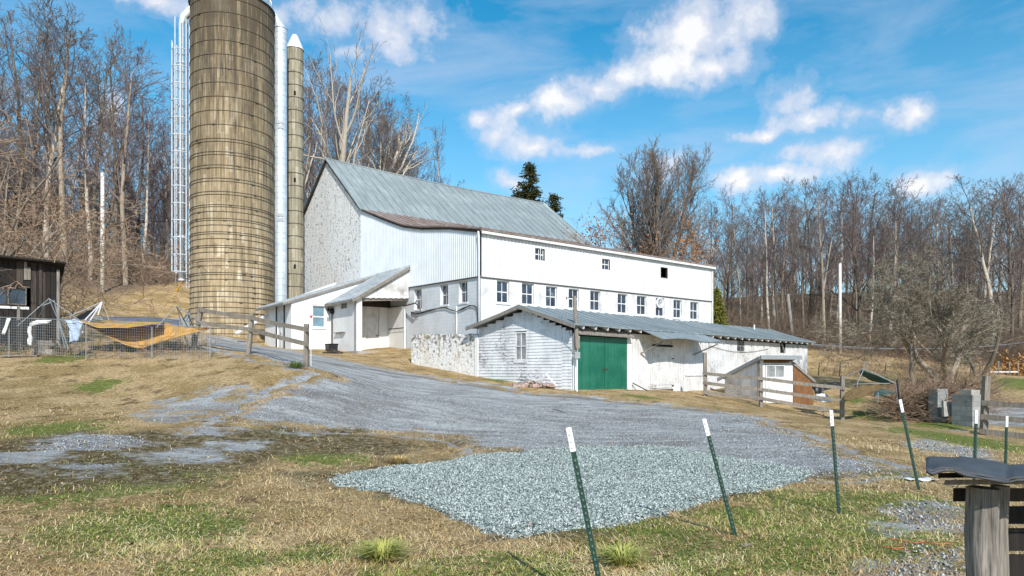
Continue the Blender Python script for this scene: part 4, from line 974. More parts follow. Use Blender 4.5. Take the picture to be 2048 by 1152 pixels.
# white scrap propped by the silo
a=W(512,636,44.5); b=W(473,668,44.2); z=g1(b.x,b.y)
sc=thing('metal_chute','white sheet metal trough slanting out beside the milk house','trough',(b.x,b.y,z))
d=MB(); d.beam((0,0,b.z-z),(a.x-b.x+.6,a.y-b.y+1.2,a.z-z+.4),.35,.03); d.beam((0,-.17,b.z-z+.06),(a.x-b.x+.6,a.y-b.y+1.03,a.z-z+.46),.02,.14); obj('trough',d,M['whitemetal'],sc)
d=MB(); d.beam((.7,.5,-.05),(.75,.5,a.z-z-.3),.08,.08); obj('support',d,M['darkwood'],sc)
# ============================================================ SLIM SILO
TX,TY,TR=XA(589.5,53.),53.,.635; t0=4.; t1=ZA(99,53.)
s2=thing('silo','slim pale concrete silo with a white cone cap beside the silver chute','silo',(TX,TY,t0))
d=MB(); d.lathe([(TR,0),(TR,t1-t0)],40); obj('stave_wall',d,M['silo2'],s2,True)
d=MB(); d.lathe([(TR+.05,t1-t0-.05),(TR+.04,t1-t0+.03),(.2,t1-t0+1.1),(.0,t1-t0+1.15)],24); obj('cone_cap',d,M['whitemetal'],s2)
for zz in np.arange(t1-1.,t0+1,-.97):
    d=MB(); d.torus(TR+.012,.028,zz-t0,40,5); obj('hoop',d,M['hoop'],s2)
for py in (186,360,533):
    a=math.atan2(-1,.33); d=MB(); z=ZA(py,52.4)-t0; d.box(-.08,.08,-.02,.02,-.16,.16); d.v=[(TR*math.cos(a)-math.sin(a)*x+math.cos(a)*y,TR*math.sin(a)+math.cos(a)*x+math.sin(a)*y,z+q) for x,y,q in d.v]; obj('hatch',d,M['dark'],s2)
# ============================================================ STONE WALL
A=Vector((-1.57,32.3,0)); shd=Vector((.705,.709,0)); spd=Vector((-.709,.705,0))
D0=Vector((XA(1145,28.3),28.3,0)); sfr=Frame(D0.x,D0.y,math.atan2(.709,.705))
GW=sfr.on_x(958,740)[0]                      # shed width
wl=sfr.on_x(823,668)[0]
sw=thing('stone_wall','low whitewashed stone retaining wall left of the clapboard shed','wall',sfr.world(0,GW),sfr.a)
d=MB(); K=lambda u,n,z:(-n,u-GW,z)
ztop=lambda u:ZA(669,sfr.world(0,u).y)
n=40
for i in range(n):
    a=GW+.25+(wl-GW-.25)*i/n; b=GW+.25+(wl-GW-.25)*(i+1)/n; j=lambda q:.03*math.sin(q*5.1)+.02*math.sin(q*13)
    d.hexa([K(a,.02,1.2),K(b,.02,1.2),K(b,-.5,1.2),K(a,-.5,1.2),K(a,.0,ztop(a)+j(a)),K(b,.0,ztop(b)+j(b)),K(b,-.5,ztop(b)+j(b)),K(a,-.5,ztop(a)+j(a))])
obj('wall_body',d,M['stone2'],sw)
d=MB(); d.box(GW+.02,GW+.25,-.4,.06,1.2,ztop(GW)-.03,K); obj('end_pier',d,M['plaster'],sw)
# ============================================================ SHED WITH GREEN DOORS
shed=thing('shed','long low white shed with green double doors and peeling clapboard gable','shed',(D0.x,D0.y,0),sfr.a)
SF=lambda u,n,z:(u,-n,z); SE=lambda u,n,z:(-n,u,z)
SL=sfr.on_y(1615,740)[0]
ap=sfr.on_x(1050,617); er=sfr.on_x(1143,661)[1]; el=sfr.on_x(950,656)[1]
fe0=sfr.on_y(1146,656)[1]; fe1=sfr.on_y(1612,688)[1]; feave=lambda u:fe0+(fe1-fe0)*u/SL-.1*math.sin(PI*u/SL)*0
gzt=lambda y: er+(ap[1]-er)*y/ap[0] if y<ap[0] else ap[1]+(el-ap[1])*(y-ap[0])/(GW-ap[0])
wn=rect(lambda a,b:sfr.on_x(a,b),(1031,1054,664,721))
d=MB(); hgt=.135; z=.9; rs=random.Random(3)
zlow=lambda y:.95+ (1.75-.95)*y/GW
k=0
while z<ap[1]-.1:
    for (ua,ub) in ((0.,.55),(.56,GW)):
        zz=z+(.04 if ua==0 else 0); z2=zz+hgt
        if zz<.95 and ua>0: continue
        # the part of the gable wide enough at this height
        lo=0. if z2<er else ap[0]*(z2-er)/(ap[1]-er); hi=GW if z2<el else GW-(GW-ap[0])*(z2-el)/(ap[1]-el)
        a=max(ua,lo+.02); b=min(ub,hi-.02)
        if b-a<.1: continue
        parts=[(a,b)]
        if wn[2]-hgt*.9<zz<wn[3]: parts=[(a,min(b,wn[0])),(max(a,wn[1]),b)]
        for (p,q) in parts:
            if q-p<.05: continue
            x=p
            while x<q-.02:
                y=min(q,x+rs.uniform(1.4,3.2)); w=rs.uniform(-.004,.004)
                d.hexa([SE(x+.002,.030+w,zz),SE(y-.002,.030+w,zz),SE(y-.002,-.01,zz),SE(x+.002,-.01,zz),SE(x+.002,.006,z2+.01),SE(y-.002,.006,z2+.01),SE(y-.002,-.01,z2+.01),SE(x+.002,-.01,z2+.01)]); x=y
    z+=hgt; k+=1
obj('clapboard_gable',d,M['clap'],shed)
d=MB(); d.poly([SE(0,-.03,.6),SE(GW,-.03,.6),SE(GW,-.03,el-.05),SE(ap[0],-.03,ap[1]-.08),SE(0,-.03,er-.05)]); d.quad(SE(GW,0,.6),SE(GW,-SL,.6),SE(GW,-SL,el-.08),SE(GW,0,el-.08)); d.quad((SL-.02,0,.6),(SL-.02,GW,.6),(SL-.02,GW,el-.05),(SL-.02,0,er-.05)); d.poly([(SL-.02,0,er-.05),(SL-.02,GW,el-.05),(SL-.02,ap[0],ap[1]-.1)])
obj('inner_wall',d,M['darkwood'],shed)
window(shed,SE,*wn,2,2,-.02,.06,.03,.06,glass='dustglass',frame='whitepaint')
# front boards; openings for green doors
ga,_=sfr.on_y(1154,700); gb,_=sfr.on_y(1253,700); gzt_=sfr.on_y(1200,674)[1]; gzb=sfr.on_y(1200,784)[1]
d=MB(); u=gb+.03; rs=random.Random(9)
base=lambda u:max(.75,g1(*sfr.world(u,0)[:2])-.05)
wins=[rect(lambda a,b:sfr.on_y(a,b),p) for p in ((1473,1489,681,703),(1559,1571,686,706))]
wd=[rect(lambda a,b:sfr.on_y(a,b),(1304,1343,687,782))][0]
while u<SL-.02:
    w=min(rs.uniform(.17,.24),SL-.02-u)
    if ga-.02<u+w/2<gb+.02: u+=w; continue
    for h in [None]:
        zz=[(base(u),feave(u)+.06)]
        for q in wins:
            if q[0]<u+w/2<q[1]: zz=[(base(u),q[2]),(q[3],feave(u)+.06)]
        for a,b in zz: 
            n_=rs.uniform(-.006,.006); d.box(u+.011,u+w-.011,-.02,.014+n_,a+rs.uniform(0,.05),b,SF)
    u+=w
obj('front_boards',d,M['boards'],shed)
d=MB(); d.quad(SF(0,-.06,.5),SF(SL,-.06,.5),SF(SL,-.06,feave(SL)),SF(0,-.06,feave(0))); obj('front_backing',d,M['dark'],shed)
window(shed,SF,*wins[0],2,2,.0,.04,.03,frame='greywood')
q=wins[1]; d=MB(); d.box(q[0],q[0]+.05,-.02,.02,q[2],q[3],SF); d.beam(SF(q[0]+.3,.0,q[3]),SF(q[1]-.1,.0,q[2]),.08,.03); tag(obj('window',d,M['boards'],shed),'broken glassless window',None)
# green doors
gm=(ga+gb)/2+.08
for (a,b,s) in ((ga+.01,gm-.01,0),(gm+.01,gb-.01,1)):
    d=MB(); k=7; zb=gzb-.02+(.06 if s else 0)
    for i in range(k):
        p=a+(b-a)*i/k; r=a+(b-a)*(i+1)/k
        d.box(p+.004,r-.004,.0,.035+.003*(i%2),zb,gzt_,SF)
    d.box(a,b,-.015,.005,zb,gzt_,SF)
    dr=obj('green_door',d,M['green'],shed)
    if s==0:
        h=MB(); h.tube([SF(b-.06,.05,gzb+1.02),SF(b-.06,.09,gzb+1.02),SF(b-.06,.09,gzb+.9),SF(b-.06,.05,gzb+.9)],.014,6); h.beam(SF(b-.14,.05,gzb+.98),SF(b+.2,.06,gzb+1.0),.03,.02); obj('latch',h,M['rustmetal'],dr)
d=MB(); d.box(.01,ga-.01,.0,.05,base(ga)-.05,gzt_+.1,SF); obj('door_post',d,M['plaster'],shed)
d=MB(); d.box(gb+.01,gb+.32,.014,.05,base(gb)-.05,gzt_+.1,SF); obj('door_post',d,M['plaster'],shed)
d=MB(); zA=gzt_+.03; d.hexa([SF(ga-.25,.34,zA),SF(gb+.15,.34,zA-.02),SF(gb+.15,.0,zA+.28),SF(ga-.25,.0,zA+.3),SF(ga-.25,.34,zA+.05),SF(gb+.15,.34,zA+.03),SF(gb+.15,.0,zA+.33),SF(ga-.25,.0,zA+.35)]); obj('door_hood',d,M['greywood'],shed)
# white plank door under the awning
d=MB(); k=6
for i in range(k):
    p=wd[0]+(wd[1]-wd[0])*i/k; r=wd[0]+(wd[1]-wd[0])*(i+1)/k; d.box(p+.006,r-.006,.02,.045,wd[2]+.15,wd[3]-.35,SF)
d.box(wd[0],wd[1],.046,.065,wd[2]+.3,wd[2]+.42,SF)
dr=obj('plank_door',d,M['boards'],shed); d=MB(); d.box(wd[1]-.06,wd[1]+.12,.05,.07,wd[2]+.22,wd[2]+.28,SF); d.box(wd[1]-.06,wd[1]+.12,.05,.07,wd[3]-.75,wd[3]-.69,SF); d.box(wd[0]-.05,wd[1]+.1,.03,.05,wd[2]+.02,wd[2]+.08,SF); obj('hinge',d,M['rustmetal'],dr)
d=MB(); d.box(wd[0]-.02,wd[1]+.02,.03,.07,wd[3]-.16,wd[3]-.06,SF); obj('door_track',d,M['blackiron'],shed)
pb=rect(lambda a,b:sfr.on_y(a,b),(1370,1408,704,750)); d=MB(); d.box(pb[0],(pb[0]+pb[1])/2-.02,.02,.05,pb[2],pb[3],SF); d.box((pb[0]+pb[1])/2+.02,pb[1],.02,.05,pb[2],pb[3],SF); d.box(pb[0],pb[1],.05,.058,pb[2]-.04,pb[2],SF); obj('shutter',d,M['boards'],shed)
# roof
def sheet_roof(P0,P1,x0,x1,nm,mat,ribs,th=.04,wv=.02,zf=lambda x:0.):
    d=MB(); n=int((x1-x0)/.8)
    f=lambda x,t:(x,P0[0]+(P1[0]-P0[0])*t,P0[1]+(P1[1]-P0[1])*t+zf(x)*(1-t)+wv*math.sin(x*1.7+t*2)*math.sin(x*.6)-.04*math.sin(PI*t))
    for i in range(n):
        a=x0+(x1-x0)*i/n; b=x0+(x1-x0)*(i+1)/n
        for j in range(3):
            q=[f(a,j/3),f(b,j/3),f(b,(j+1)/3),f(a,(j+1)/3)]; d.hexa([(x,y,z-th) for x,y,z in q]+q)
    k=int((x1-x0)/ribs)
    for i in range(k+1):
        x=x0+.02+(x1-x0-.04)*i/k
        for j in range(3):
            p=f(x,j/3); q=f(x,(j+1)/3); d.beam((p[0],p[1],p[2]+.015),(q[0],q[1],q[2]+.015),.035,.045)
    return obj(nm,d,M[mat],shed),f
ovf=.45; sl_=(ap[1]-er)/ap[0]
drop=lambda x:(feave(x)-feave(0)) if x>0 else 0
_,rf=sheet_roof((-ovf,fe0+.12-.0),(ap[0],ap[1]+.12),-.42,SL+.3,'roof','roof2',.62,zf=drop)
sheet_roof((GW+.5,el+.02),(ap[0],ap[1]+.12),-.42,SL+.3,'rear_roof','roof2',.62)
d=MB(); d.beam(SE(-ovf,.4,fe0+.02),SE(ap[0],.4,ap[1]+.03),.05,.13); d.beam(SE(ap[0],.4,ap[1]+.03),SE(GW+.5,.4,el-.07),.05,.13); obj('verge_board',d,M['greywood'],shed)
proto=None; nr=30
for i in range(nr):
    u=.25+(SL-.4)*i/(nr-1); z=feave(u)
    if proto is None:
        d=MB(); d.beam((0,-.41,.0),(0,.1,.0+.2*.9),.06,.11); proto=obj('rafter_tail',d,M['whitepaint'],shed); o=proto
    else: o=proto.copy(); C.objects.link(o); o.parent=shed
    o.location=(u,0,z-.0)
d=MB(); d.box(.1,SL-.1,.0,.04,-.02,.12,lambda u,n,z:SF(u,n,feave(u)+z-.06)); obj('eave_beam',d,M['darkwood'],shed)
# awning with two braces
u0,_=sfr.on_y(1272,690); u1,_=sfr.on_y(1392,690); ze=lambda u:feave(u)+.02
d=MB(); n=8; aw=1.05
for i in range(n):
    a=u0+.0+(u1-u0)*i/n; b=u0+(u1-u0)*(i+1)/n; dr_=.30
    q=[SF(a,ovf-.05,ze(a)+.06),SF(b,ovf-.05,ze(b)+.06),SF(b+.3,ovf+aw*.75,ze(b)-dr_+.05*math.sin(i)),SF(a+.3,ovf+aw*.75,ze(a)-dr_+.05*math.sin(i-1))]
    d.hexa([(x,y,z-.03) for x,y,z in q]+q); d.beam(q[0],q[3],.035,.05)
obj('awning',d,M['roof2'],shed)
for u,v in ((u0+.35,u0+.5),(u1-.4,u1+.1)):
    d=MB(); d.beam(SF(u,.02,ze(u)-1.0),SF(v+.1,ovf+aw*.65,ze(u)-.44),.06,.06); obj('brace',d,M['greywood'],shed)
d=MB(); d.tube([SF(11.2+(i/10)*7.2,.06,feave(11)-.45-.28*math.sin(PI*i/10)) for i in range(11)],.012,4); obj('cable',d,M['blackiron'],shed)
d=MB(); d.tube([SF(SL-.6,.0,feave(SL)+.35),SF(SL-.6,.0,feave(SL)+.9)],.05,8); d.v=[(x-2.6,y+2.2,z+.35) for x,y,z in d.v]; obj('vent_pipe',d,M['whitemetal'],shed)
# utility post at the corner
p=sfr.world(-.05,-.22); b0=g1(p.x,p.y)
up=thing('utility_post','weathered wooden service post with side arm at the shed corner','post',(p.x,p.y,0),0)
zt_=ZA(592,p.y); d=MB(); d.tube([(.05,0,ZA(700,p.y)),(.0,0,ZA(640,p.y)),(-.06,0,zt_)],[.1,.085,.07],8); obj('pole',d,M['greywood'],up)
d=MB(); d.beam((-.06,0,zt_-.04),(-.4,-.05,zt_-.1),.03,.03); d.beam((-.4,-.05,zt_-.16),(-.4,-.05,zt_-.04),.03,.03); obj('bracket',d,M['blackiron'],up)
d=MB(); d.box(-.02,.16,-.09,.07,ZA(697,p.y),ZA(672,p.y)); obj('backboard',d,M['greywood'],up)
d=MB(); d.box(-.06,.16,-.16,-.02,ZA(717,p.y),ZA(704,p.y)); obj('meter_box',d,M['greypaint'],up)
d=MB(); d.tube([(.04,-.08,ZA(717,p.y)),(.04,-.08,b0-.1)],.035,8); obj('conduit',d,M['whitemetal'],up)
d=MB(); d.tube([(-.1,.0,ZA(655,p.y)),(-.3,-.1,ZA(662,p.y)),(-.1,-.12,ZA(685,p.y)),(.05,-.12,ZA(704,p.y))],.012,4); obj('wire',d,M['blackiron'],up)
# boards and rubble at the foot of the gable
rs=random.Random(12)
def ghere(x,y): return Vector((x,y,g1(x,y)))
dbs=[((1080,768),(1095,748),.0),((1095,748),(1118,772),.0),((1062,757),(1092,761),.0),((1070,762),(1108,757),.0)]
for i,(a,b,_) in enumerate(dbs):
    A_=sfr.on_x(a[0],a[1],-.45); B_=sfr.on_x(b[0],b[1],-.35); pa=sfr.world(-.45-.1*i,A_[0]); pb_=sfr.world(-.4-.1*i,B_[0]); za=max(A_[1],g1(pa.x,pa.y)+.04); zb=max(B_[1],g1(pb_.x,pb_.y)+.04)
    o=thing('scrap_board',['white scrap board leaning up at the left of the rubble','white scrap board slanting down at the right of the rubble','pale board lying low in the rubble','upper pale board across the rubble'][i],'board',(pa.x,pa.y,0),0,'scrap boards by the shed gable')
    d=MB(); d.beam((0,0,za),(pb_.x-pa.x,pb_.y-pa.y,zb),.09,.03); obj('board',d,M['whitepaint'],o)
def rubble(name,label,cat,px,py,Y,w,h,mat,n,seed,kind=None):
    rs=random.Random(seed); x=XA(px,Y); z=g1(x,Y); d=MB()
    for i in range(n):
        a=(rs.gauss(0,w/2),rs.gauss(0,.25)); s=rs.uniform(.05,.16); zz=rs.uniform(0,h)*max(0,1-abs(a[0])/w)
        q=[(a[0]+dx*s*rs.uniform(.6,1.3),a[1]+dy*s*rs.uniform(.6,1.3),zz+dz*s*.5*rs.uniform(.6,1.3)) for dx,dy,dz in ((-1,-1,-1),(1,-1,-1),(1,1,-1),(-1,1,-1),(-1,-1,1),(1,-1,1),(1,1,1),(-1,1,1))]; d.hexa(q)
    o=obj(name,d,mat); o.location=(x,Y,z); tag(o,label,cat,None,'stuff'); return o
pr=sfr.world(-.3,1.9); rubble('rubble_heap','broken brick and lath rubble at the foot of the clapboard gable','rubble',CX+pr.x/pr.y*F,0,pr.y,1.1,.16,simple('rubble_lath',S(178,156,146),.9,0,.4,5,.3),60,4)
p=W(668,703,40.8); rubble('firewood_heap','small dark heap of wood beside the black bin','woodpile',669,0,40.2,.45,.25,M['darkwood'],22,8)
a=sfr.on_y(1262,766); b=sfr.on_y(1282,783); p0=sfr.world(a[0],-.1); p1=sfr.world(b[0],-.45)
o=thing('stick','dark stick leaning against the white boards right of the green door','stick',(p1.x,p1.y,0)); d=MB(); d.tube([(0,0,b[1]),(p0.x-p1.x,p0.y-p1.y,a[1])],.025,6); obj('shaft',d,M['darkwood'],o)
# ============================================================ SMALL COOP
kx,ky=XA(1516,33.),33.; cfr=Frame(kx,ky,math.radians(20)); cb=g1(kx,ky)
coop=thing('chicken_coop','small white lean-to coop with brown plywood flank behind the rail fence','coop',(kx,ky,0),cfr.a)
CFm=lambda u,n,z:(u,-n,z); CEm=lambda u,n,z:(-n,u,z)
cw=cfr.on_y(1585,760)[0]; cd=cfr.on_x(1450,760)[0]
zt_f=cfr.on_y(1516,719)[1]; zr=cfr.on_x(1450,753)[1]
d=MB(); n=6
for i in range(n):
    a=cd*i/n; b=cd*(i+1)/n-.01; ft=lambda y:zt_f+(zr-zt_f)*y/cd
    d.hexa([CEm(a,.02,.35),CEm(b,.02,.35),CEm(b,-.02,.35),CEm(a,-.02,.35),CEm(a,.02,ft(a)),CEm(b,.02,ft(b)),CEm(b,-.02,ft(b)),CEm(a,-.02,ft(a))])
obj('side_boards',d,M['boards'],coop)
dw=(cfr.on_y(1530,760)[0],cfr.on_y(1570,760)[0]); dzt=cfr.on_y(1550,729)[1]; dz2=cfr.on_y(1550,757)[1]
d=MB(); d.box(.0,dw[0],-.02,.02,.3,zt_f-.02,CFm); d.box(dw[1],cw,-.02,.02,.3,zt_f-.1,CFm); d.box(dw[0],dw[1],-.02,.018,dzt+.02,zt_f-.02,CFm); obj('front_boards',d,M['boards'],coop)
d=MB(); d.box(dw[0]-.1,dw[1]+.2,.022,.05,dzt+.08,dzt+.26,CFm); obj('header_board',d,M['ply'],coop)
d=MB(); d.box(dw[0]+.01,dw[1]-.01,-.01,.03,.4,dz2,CFm); dr=obj('door',d,M['boards'],coop); window(dr,CFm,dw[0]+.02,dw[1]-.02,dz2+.01,dzt,2,1,-.03,.07,.05,glass='dustglass')
d=MB(); d.box(-.07,.07,.021,.07,.3,zt_f+.0,CFm); obj('corner_post',d,M['greywood'],coop)
d=MB(); d.quad((cw,0,.3),(cw,cd,.3),(cw,cd,zr),(cw,0,zt_f)); d.quad((0,cd,.3),(cw,cd,.3),(cw,cd,zr),(0,cd,zr)); obj('rear_boards',d,M['boards'],coop)
d=MB(); zo=.08; s_=(zr-zt_f)/cd
q=[(-.12,-.35,zt_f+zo-.35*s_),(cw+.25,-.35,zt_f+zo-.35*s_),(cw+.25,cd+.5,zr+zo+.5*s_),(-.12,cd+.5,zr+zo+.5*s_)]
d.hexa([(x,y,z-.05) for x,y,z in q]+q); obj('roof',d,M['roof2'],coop)
d=MB(); d.beam((-.14,-.3,zt_f-.03-.3*s_),(-.14,cd+.45,zr-.03+.45*s_),.05,.16); d.beam((-.14,-.36,zt_f-.02-.3*s_),(cw+.25,-.36,zt_f-.02-.3*s_),.05,.16); obj('fascia',d,M['greypaint'],coop)
pa=cfr.on_y(1584,727)[1]; d=MB(); x2=cfr.on_y(1626,770)[0]; zb=cfr.on_y(1622,765)[1]
d.hexa([CFm(cw+.01,.03,.2),CFm(x2,.03,.1),CFm(x2,-.02,.1),CFm(cw+.01,-.02,.2),CFm(cw+.01,.03,pa),CFm(x2,.03,zb),CFm(x2,-.02,zb),CFm(cw+.01,-.02,pa)])
obj('plywood_flank',d,M['ply'],coop)
d=MB(); d.beam(CFm(cw-.05,.06,pa+.04),CFm(x2+.1,.06,zb+.02),.06,.12); obj('flank_rail',d,M['greywood'],coop)
# ============================================================ RAIL FENCES
def rail_fence(label,posts,rails,rw=.15,pw=.15,group=None):
    """posts: (px_top,py_top,px_bot,py_bot,Y); rails: list of photo y pairs at consecutive posts"""
    x0=XA(posts[0][2],posts[0][4]); y0=posts[0][4]; z0=ZA(posts[0][3],y0)
    t=thing('rail_fence',label,'fence',(x0,y0,z0))
    for p in posts:
        a=W(p[0],p[1],p[4]); b=W(p[2],p[3],p[4]); d=MB(); o=Vector((x0,y0,z0)); dv=(b-a).normalized(); d.beam(a-o,b-o+dv*.3,pw,pw,(0,1,0)); obj('post',d,M['fencewood'],t)
    for (i,j,ya,yb) in rails:
        A_,B_=posts[i],posts[j]; fx=lambda p,y:p[0]+(p[2]-p[0])*(y-p[1])/(p[3]-p[1])
        a=W(fx(A_,ya),ya,A_[4]-pw*.75); b=W(fx(B_,yb),yb,B_[4]-pw*.75); o=Vector((x0,y0,z0)); e=(b-a).normalized()*.12
        d=MB(); m=(a+b)/2+Vector((0,0,-.015)); d.beam(a-o-e,m-o,.045,rw); d.beam(m-o,b-o+e,.045,rw); obj('rail',d,M['fencewood'],t)
    return t
rail_fence('weathered three rail fence in front of the small coop',[(1410,705,1411,788,32.2),(1521,730,1522,815,31.2),(1685,752,1684,838,30.4)],[(0,1,747,757),(1,2,757,776),(0,1,766,779),(1,2,779,801),(0,1,785,797),(1,2,797,824)])
rail_fence('leaning two rail wooden fence beside the uphill gravel track',[(403,615,388,690,25.2),(504,627,497,706,23.9),(613,648,612,736,21.8)],[(0,1,620,636),(1,2,636,659),(0,1,645,659),(1,2,659,688)],.14,.14)
rail_fence('dark rail fence beside the concrete block pier',[(1973,752,1967,872,26.),(2090,757,2088,890,24.6),(2230,764,2230,905,23.)],[(0,1,806,812),(1,2,812,824),(0,1,834,843),(1,2,843,856),(0,1,863,875),(1,2,875,889)],.2,.2)
# reflector stake
p=W(622,690,22.4); b0=g1(p.x,p.y); o=thing('reflector_stake','thin white stake with a red reflector by the fence post','stake',(p.x,p.y,b0))
d=MB(); d.tube([(0,0,-.1),(0,0,ZA(637,22.4)-b0)],.012,6); obj('rod',d,M['white'],o); d=MB(); zz=ZA(634,22.4)-b0; d.poly([(-.06,0,zz+.05),(.06,0,zz+.05),(0,0,zz-.06)]); d.poly([(-.06,.02,zz+.05),(0,.02,zz-.06),(.06,.02,zz+.05)]); obj('reflector',d,M['red'],o)
# ============================================================ T-POSTS
TP=[((1137,855),(1210,1228),5.6,49,'nearest green steel T-post leaning hard left, foot cut by the frame'),((1408,838),(1470,1094),7.85,34.5,'leaning green T-post standing in the grass right of the nearest one'),
    ((1662,820),(1678,1024),9.0,32,'nearly upright green T-post right of the stone patch'),((1800,799),(1838,988),11.,26,'leaning green T-post with a dark rod above its white tip'),
    ((1953,820),(1948,985),11.,27,'green T-post just left of the two behind the metal topped stand'),((2014,832),(2011,950),13.,22,'rightmost green T-post behind the metal topped stand')]
def tprof(mb,p0,p1,s,n=1):
    a=Vector(p0); b=Vector(p1)
    d=(b-a).normalized(); r=Vector((1,0,0)); r=(r-d*r.dot(d)).normalized(); t=d.cross(r)
    def bar(u0,u1,v0,v1):
        mb.hexa([a+r*x+t*y for x,y in ((u0,v0),(u1,v0),(u1,v1),(u0,v1))]+[b+r*x+t*y for x,y in ((u0,v0),(u1,v0),(u1,v1),(u0,v1))])
    bar(-.020*s,.020*s,-.006*s,.002*s); bar(-.005*s,.005*s,.002*s,.034*s)
    return d,r,t
for (tp,bt,Y,wh,lab) in TP:
    b=W(bt[0],bt[1],Y); gz=g1(b.x,b.y); a=W(tp[0],tp[1],Y); base=Vector((b.x,b.y,gz)); Ln=(a-base).length; dv=(a-base).normalized()
    wl_=wh/F*Y
    t=thing('fence_post',lab,'fence post',base,0,'green T-posts across the near field')
    d=MB(); e=dv*(Ln-wl_); dd,r,tt=tprof(d,-dv*.25,e,1.1)
    q=.1
    while q<Ln-wl_-.03:
        c=dv*q; d.beam(c-tt*.014+Vector((0,0,-.010)),c-tt*.0075+Vector((0,0,.010)),.014,.012); q+=.055
    obj('post',d,M['tgreen'],t)
    d=MB(); tprof(d,e,dv*Ln,1.12); 
    q=Ln-wl_+.04
    while q<Ln-.03: c=dv*q; d.beam(c-tt*.02,c-tt*.0075,.018,.02); q+=.055
    obj('white_tip',d,M['white'],t)
    if lab.endswith('tip'):
        d=MB(); d.tube([dv*(Ln-.01)+Vector((0,.02,0)),dv*Ln+W(1795,760,Y)-W(1800,799,Y)+Vector((0,.02,0))],.014,6); obj('rod',d,M['blackiron'],t)
# ============================================================ METAL TOPPED STAND, lower right
sY=4.3
st=thing('wood_stand','rough grey log stand with a bent black metal sheet on top','stand',(XA(1985,sY),sY,g1(XA(1985,sY),sY)))
so_=st.location
def R_(px,py,Y): return W(px,py,Y)-Vector(so_)
d=MB(); rs=random.Random(5); n=14
for k in range(2):
    c=XA(1966,sY)-so_.x if k==0 else XA(1998,sY+.08)-so_.x; rr=.088 if k==0 else .05; yy=0. if k==0 else .08
    base_=len(d.v)
    d.tube([(c+.01*math.sin(q*3),yy,z) for q,z in enumerate(np.linspace(-.2,ZA(975,sY)-so_.z,6))],[rr*1.06,rr,rr*1.02,rr*.98,rr,rr],n)
    for i in range(base_,len(d.v)):
        x,y,z=d.v[i]; f=1+.10*math.sin(((i-base_)%n)*2.4+k); d.v[i]=(c+(x-c)*f,yy+(y-yy)*f,z)
obj('log_post',d,M['logwood'],st)
d=MB(); d.hexa([R_(1887,970,sY-.12),R_(2300,965,sY-.12),R_(2300,965,sY+.45),R_(1887,970,sY+.45),R_(1890,960,sY-.12),R_(2300,952,sY-.12),R_(2300,952,sY+.45),R_(1890,960,sY+.45)]); obj('shelf_board',d,M['greywood'],st)
d=MB(); d.hexa([R_(1906,1003,sY+.2),R_(2300,1003,sY+.2),R_(2300,1003,sY+.25),R_(1906,1003,sY+.25),R_(1906,976,sY+.2),R_(2300,976,sY+.2),R_(2300,976,sY+.25),R_(1906,976,sY+.25)]); obj('rear_rail',d,M['darkwood'],st)
d=MB(); d.hexa([R_(1876,956,sY+.05),R_(2300,952,sY+.05),R_(2300,952,sY+.3),R_(1876,956,sY+.3),R_(1876,946,sY+.05),R_(2300,938,sY+.05),R_(2300,938,sY+.3),R_(1876,946,sY+.3)]); obj('bark_slab',d,M['darkwood'],st)
for i,(ya,yb) in enumerate(((1012,1048),(1056,1102),(1108,1160))):
    d=MB(); d.hexa([R_(2012,yb,sY+.22),R_(2300,yb,sY+.22),R_(2300,yb,sY+.3),R_(2012,yb,sY+.3),R_(2012,ya,sY+.22),R_(2300,ya,sY+.22),R_(2300,ya,sY+.3),R_(2012,ya,sY+.3)]); obj('back_board',d,M['burnt'],st)
d=MB()
def sheet_fn(u,v):
    px=1852+u*(2300-1852); y=sY-.32+v*.7
    near=np.interp(px,[1852,1862,1880,1918,1920,2000,2018,2022,2300],[938,944,936,938,944,958,962,956,952])
    far=np.interp(px,[1852,1862,1880,1918,1920,2000,2018,2022,2300],[920,917,918,919,916,929,936,934,930])
    t=max(0,min(1,v/.55)); zn=ZA(near,sY-.32); zf=ZA(far,sY+.11); z=zn+(zf-zn)*t-(.05*(v-.55) if v>.55 else 0)+.004*math.sin(px*.05)*math.sin(v*6)
    return Vector((XA(px,y),y,z))-Vector(so_)
d.grid(sheet_fn,60,8); obj('metal_sheet',d,M['oldsheet'],st,True,.006)
d=MB(); d.tube([sheet_fn(i/40,0)+Vector((0,-.006,-.012)) for i in range(41)],[.010+.004*math.sin(i*1.1) for i in range(41)],6); obj('rolled_edge',d,M['oldsheet'],st,True)
# ============================================================ BLOCK PIERS
def pier(label,px0,px1,pyt,pyb,Y,ang_,cap=None):
    x0=XA(px0,Y); w=XA(px1,Y)-x0; h=ZA(pyt,Y)-ZA(pyb,Y); t=thing('block_pier',label,'pier',(XA((px0+px1)/2,Y+w/2),Y+w/2,ZA(pyb,Y)),ang_,'concrete block piers by the brush pile')
    d=MB(); s=w/2/ (abs(math.cos(ang_))+abs(math.sin(ang_))) ; d.box(-s,s,-s,s,-.2,h); obj('shaft',d,M['pier'],t)
    if cap: d=MB(); d.box(-s,s*.1,-s*.9,s*.3,h+.003,h+.2); obj('cap_block',d,M['concrete'],t)
    return t
pier('square grey block pier with a loose block on its top',1911,1967,790,853,27.4,.35,True)
pier('grey block pier half buried in the brush pile',1862,1890,778,838,29.,.2)
p=W(1903,806,28.4); t=thing('concrete_slab','upright grey slab leaning between the two block piers','slab',(p.x,p.y,g1(p.x,p.y)),.2); d=MB(); d.hexa([(-.35,0,.3),(.4,0,.35),(.4,.12,.35),(-.35,.12,.3),(-.3,.1,.95),(.35,.1,.8),(.35,.2,.8),(-.3,.2,.95)]); obj('slab',d,M['concrete'],t)
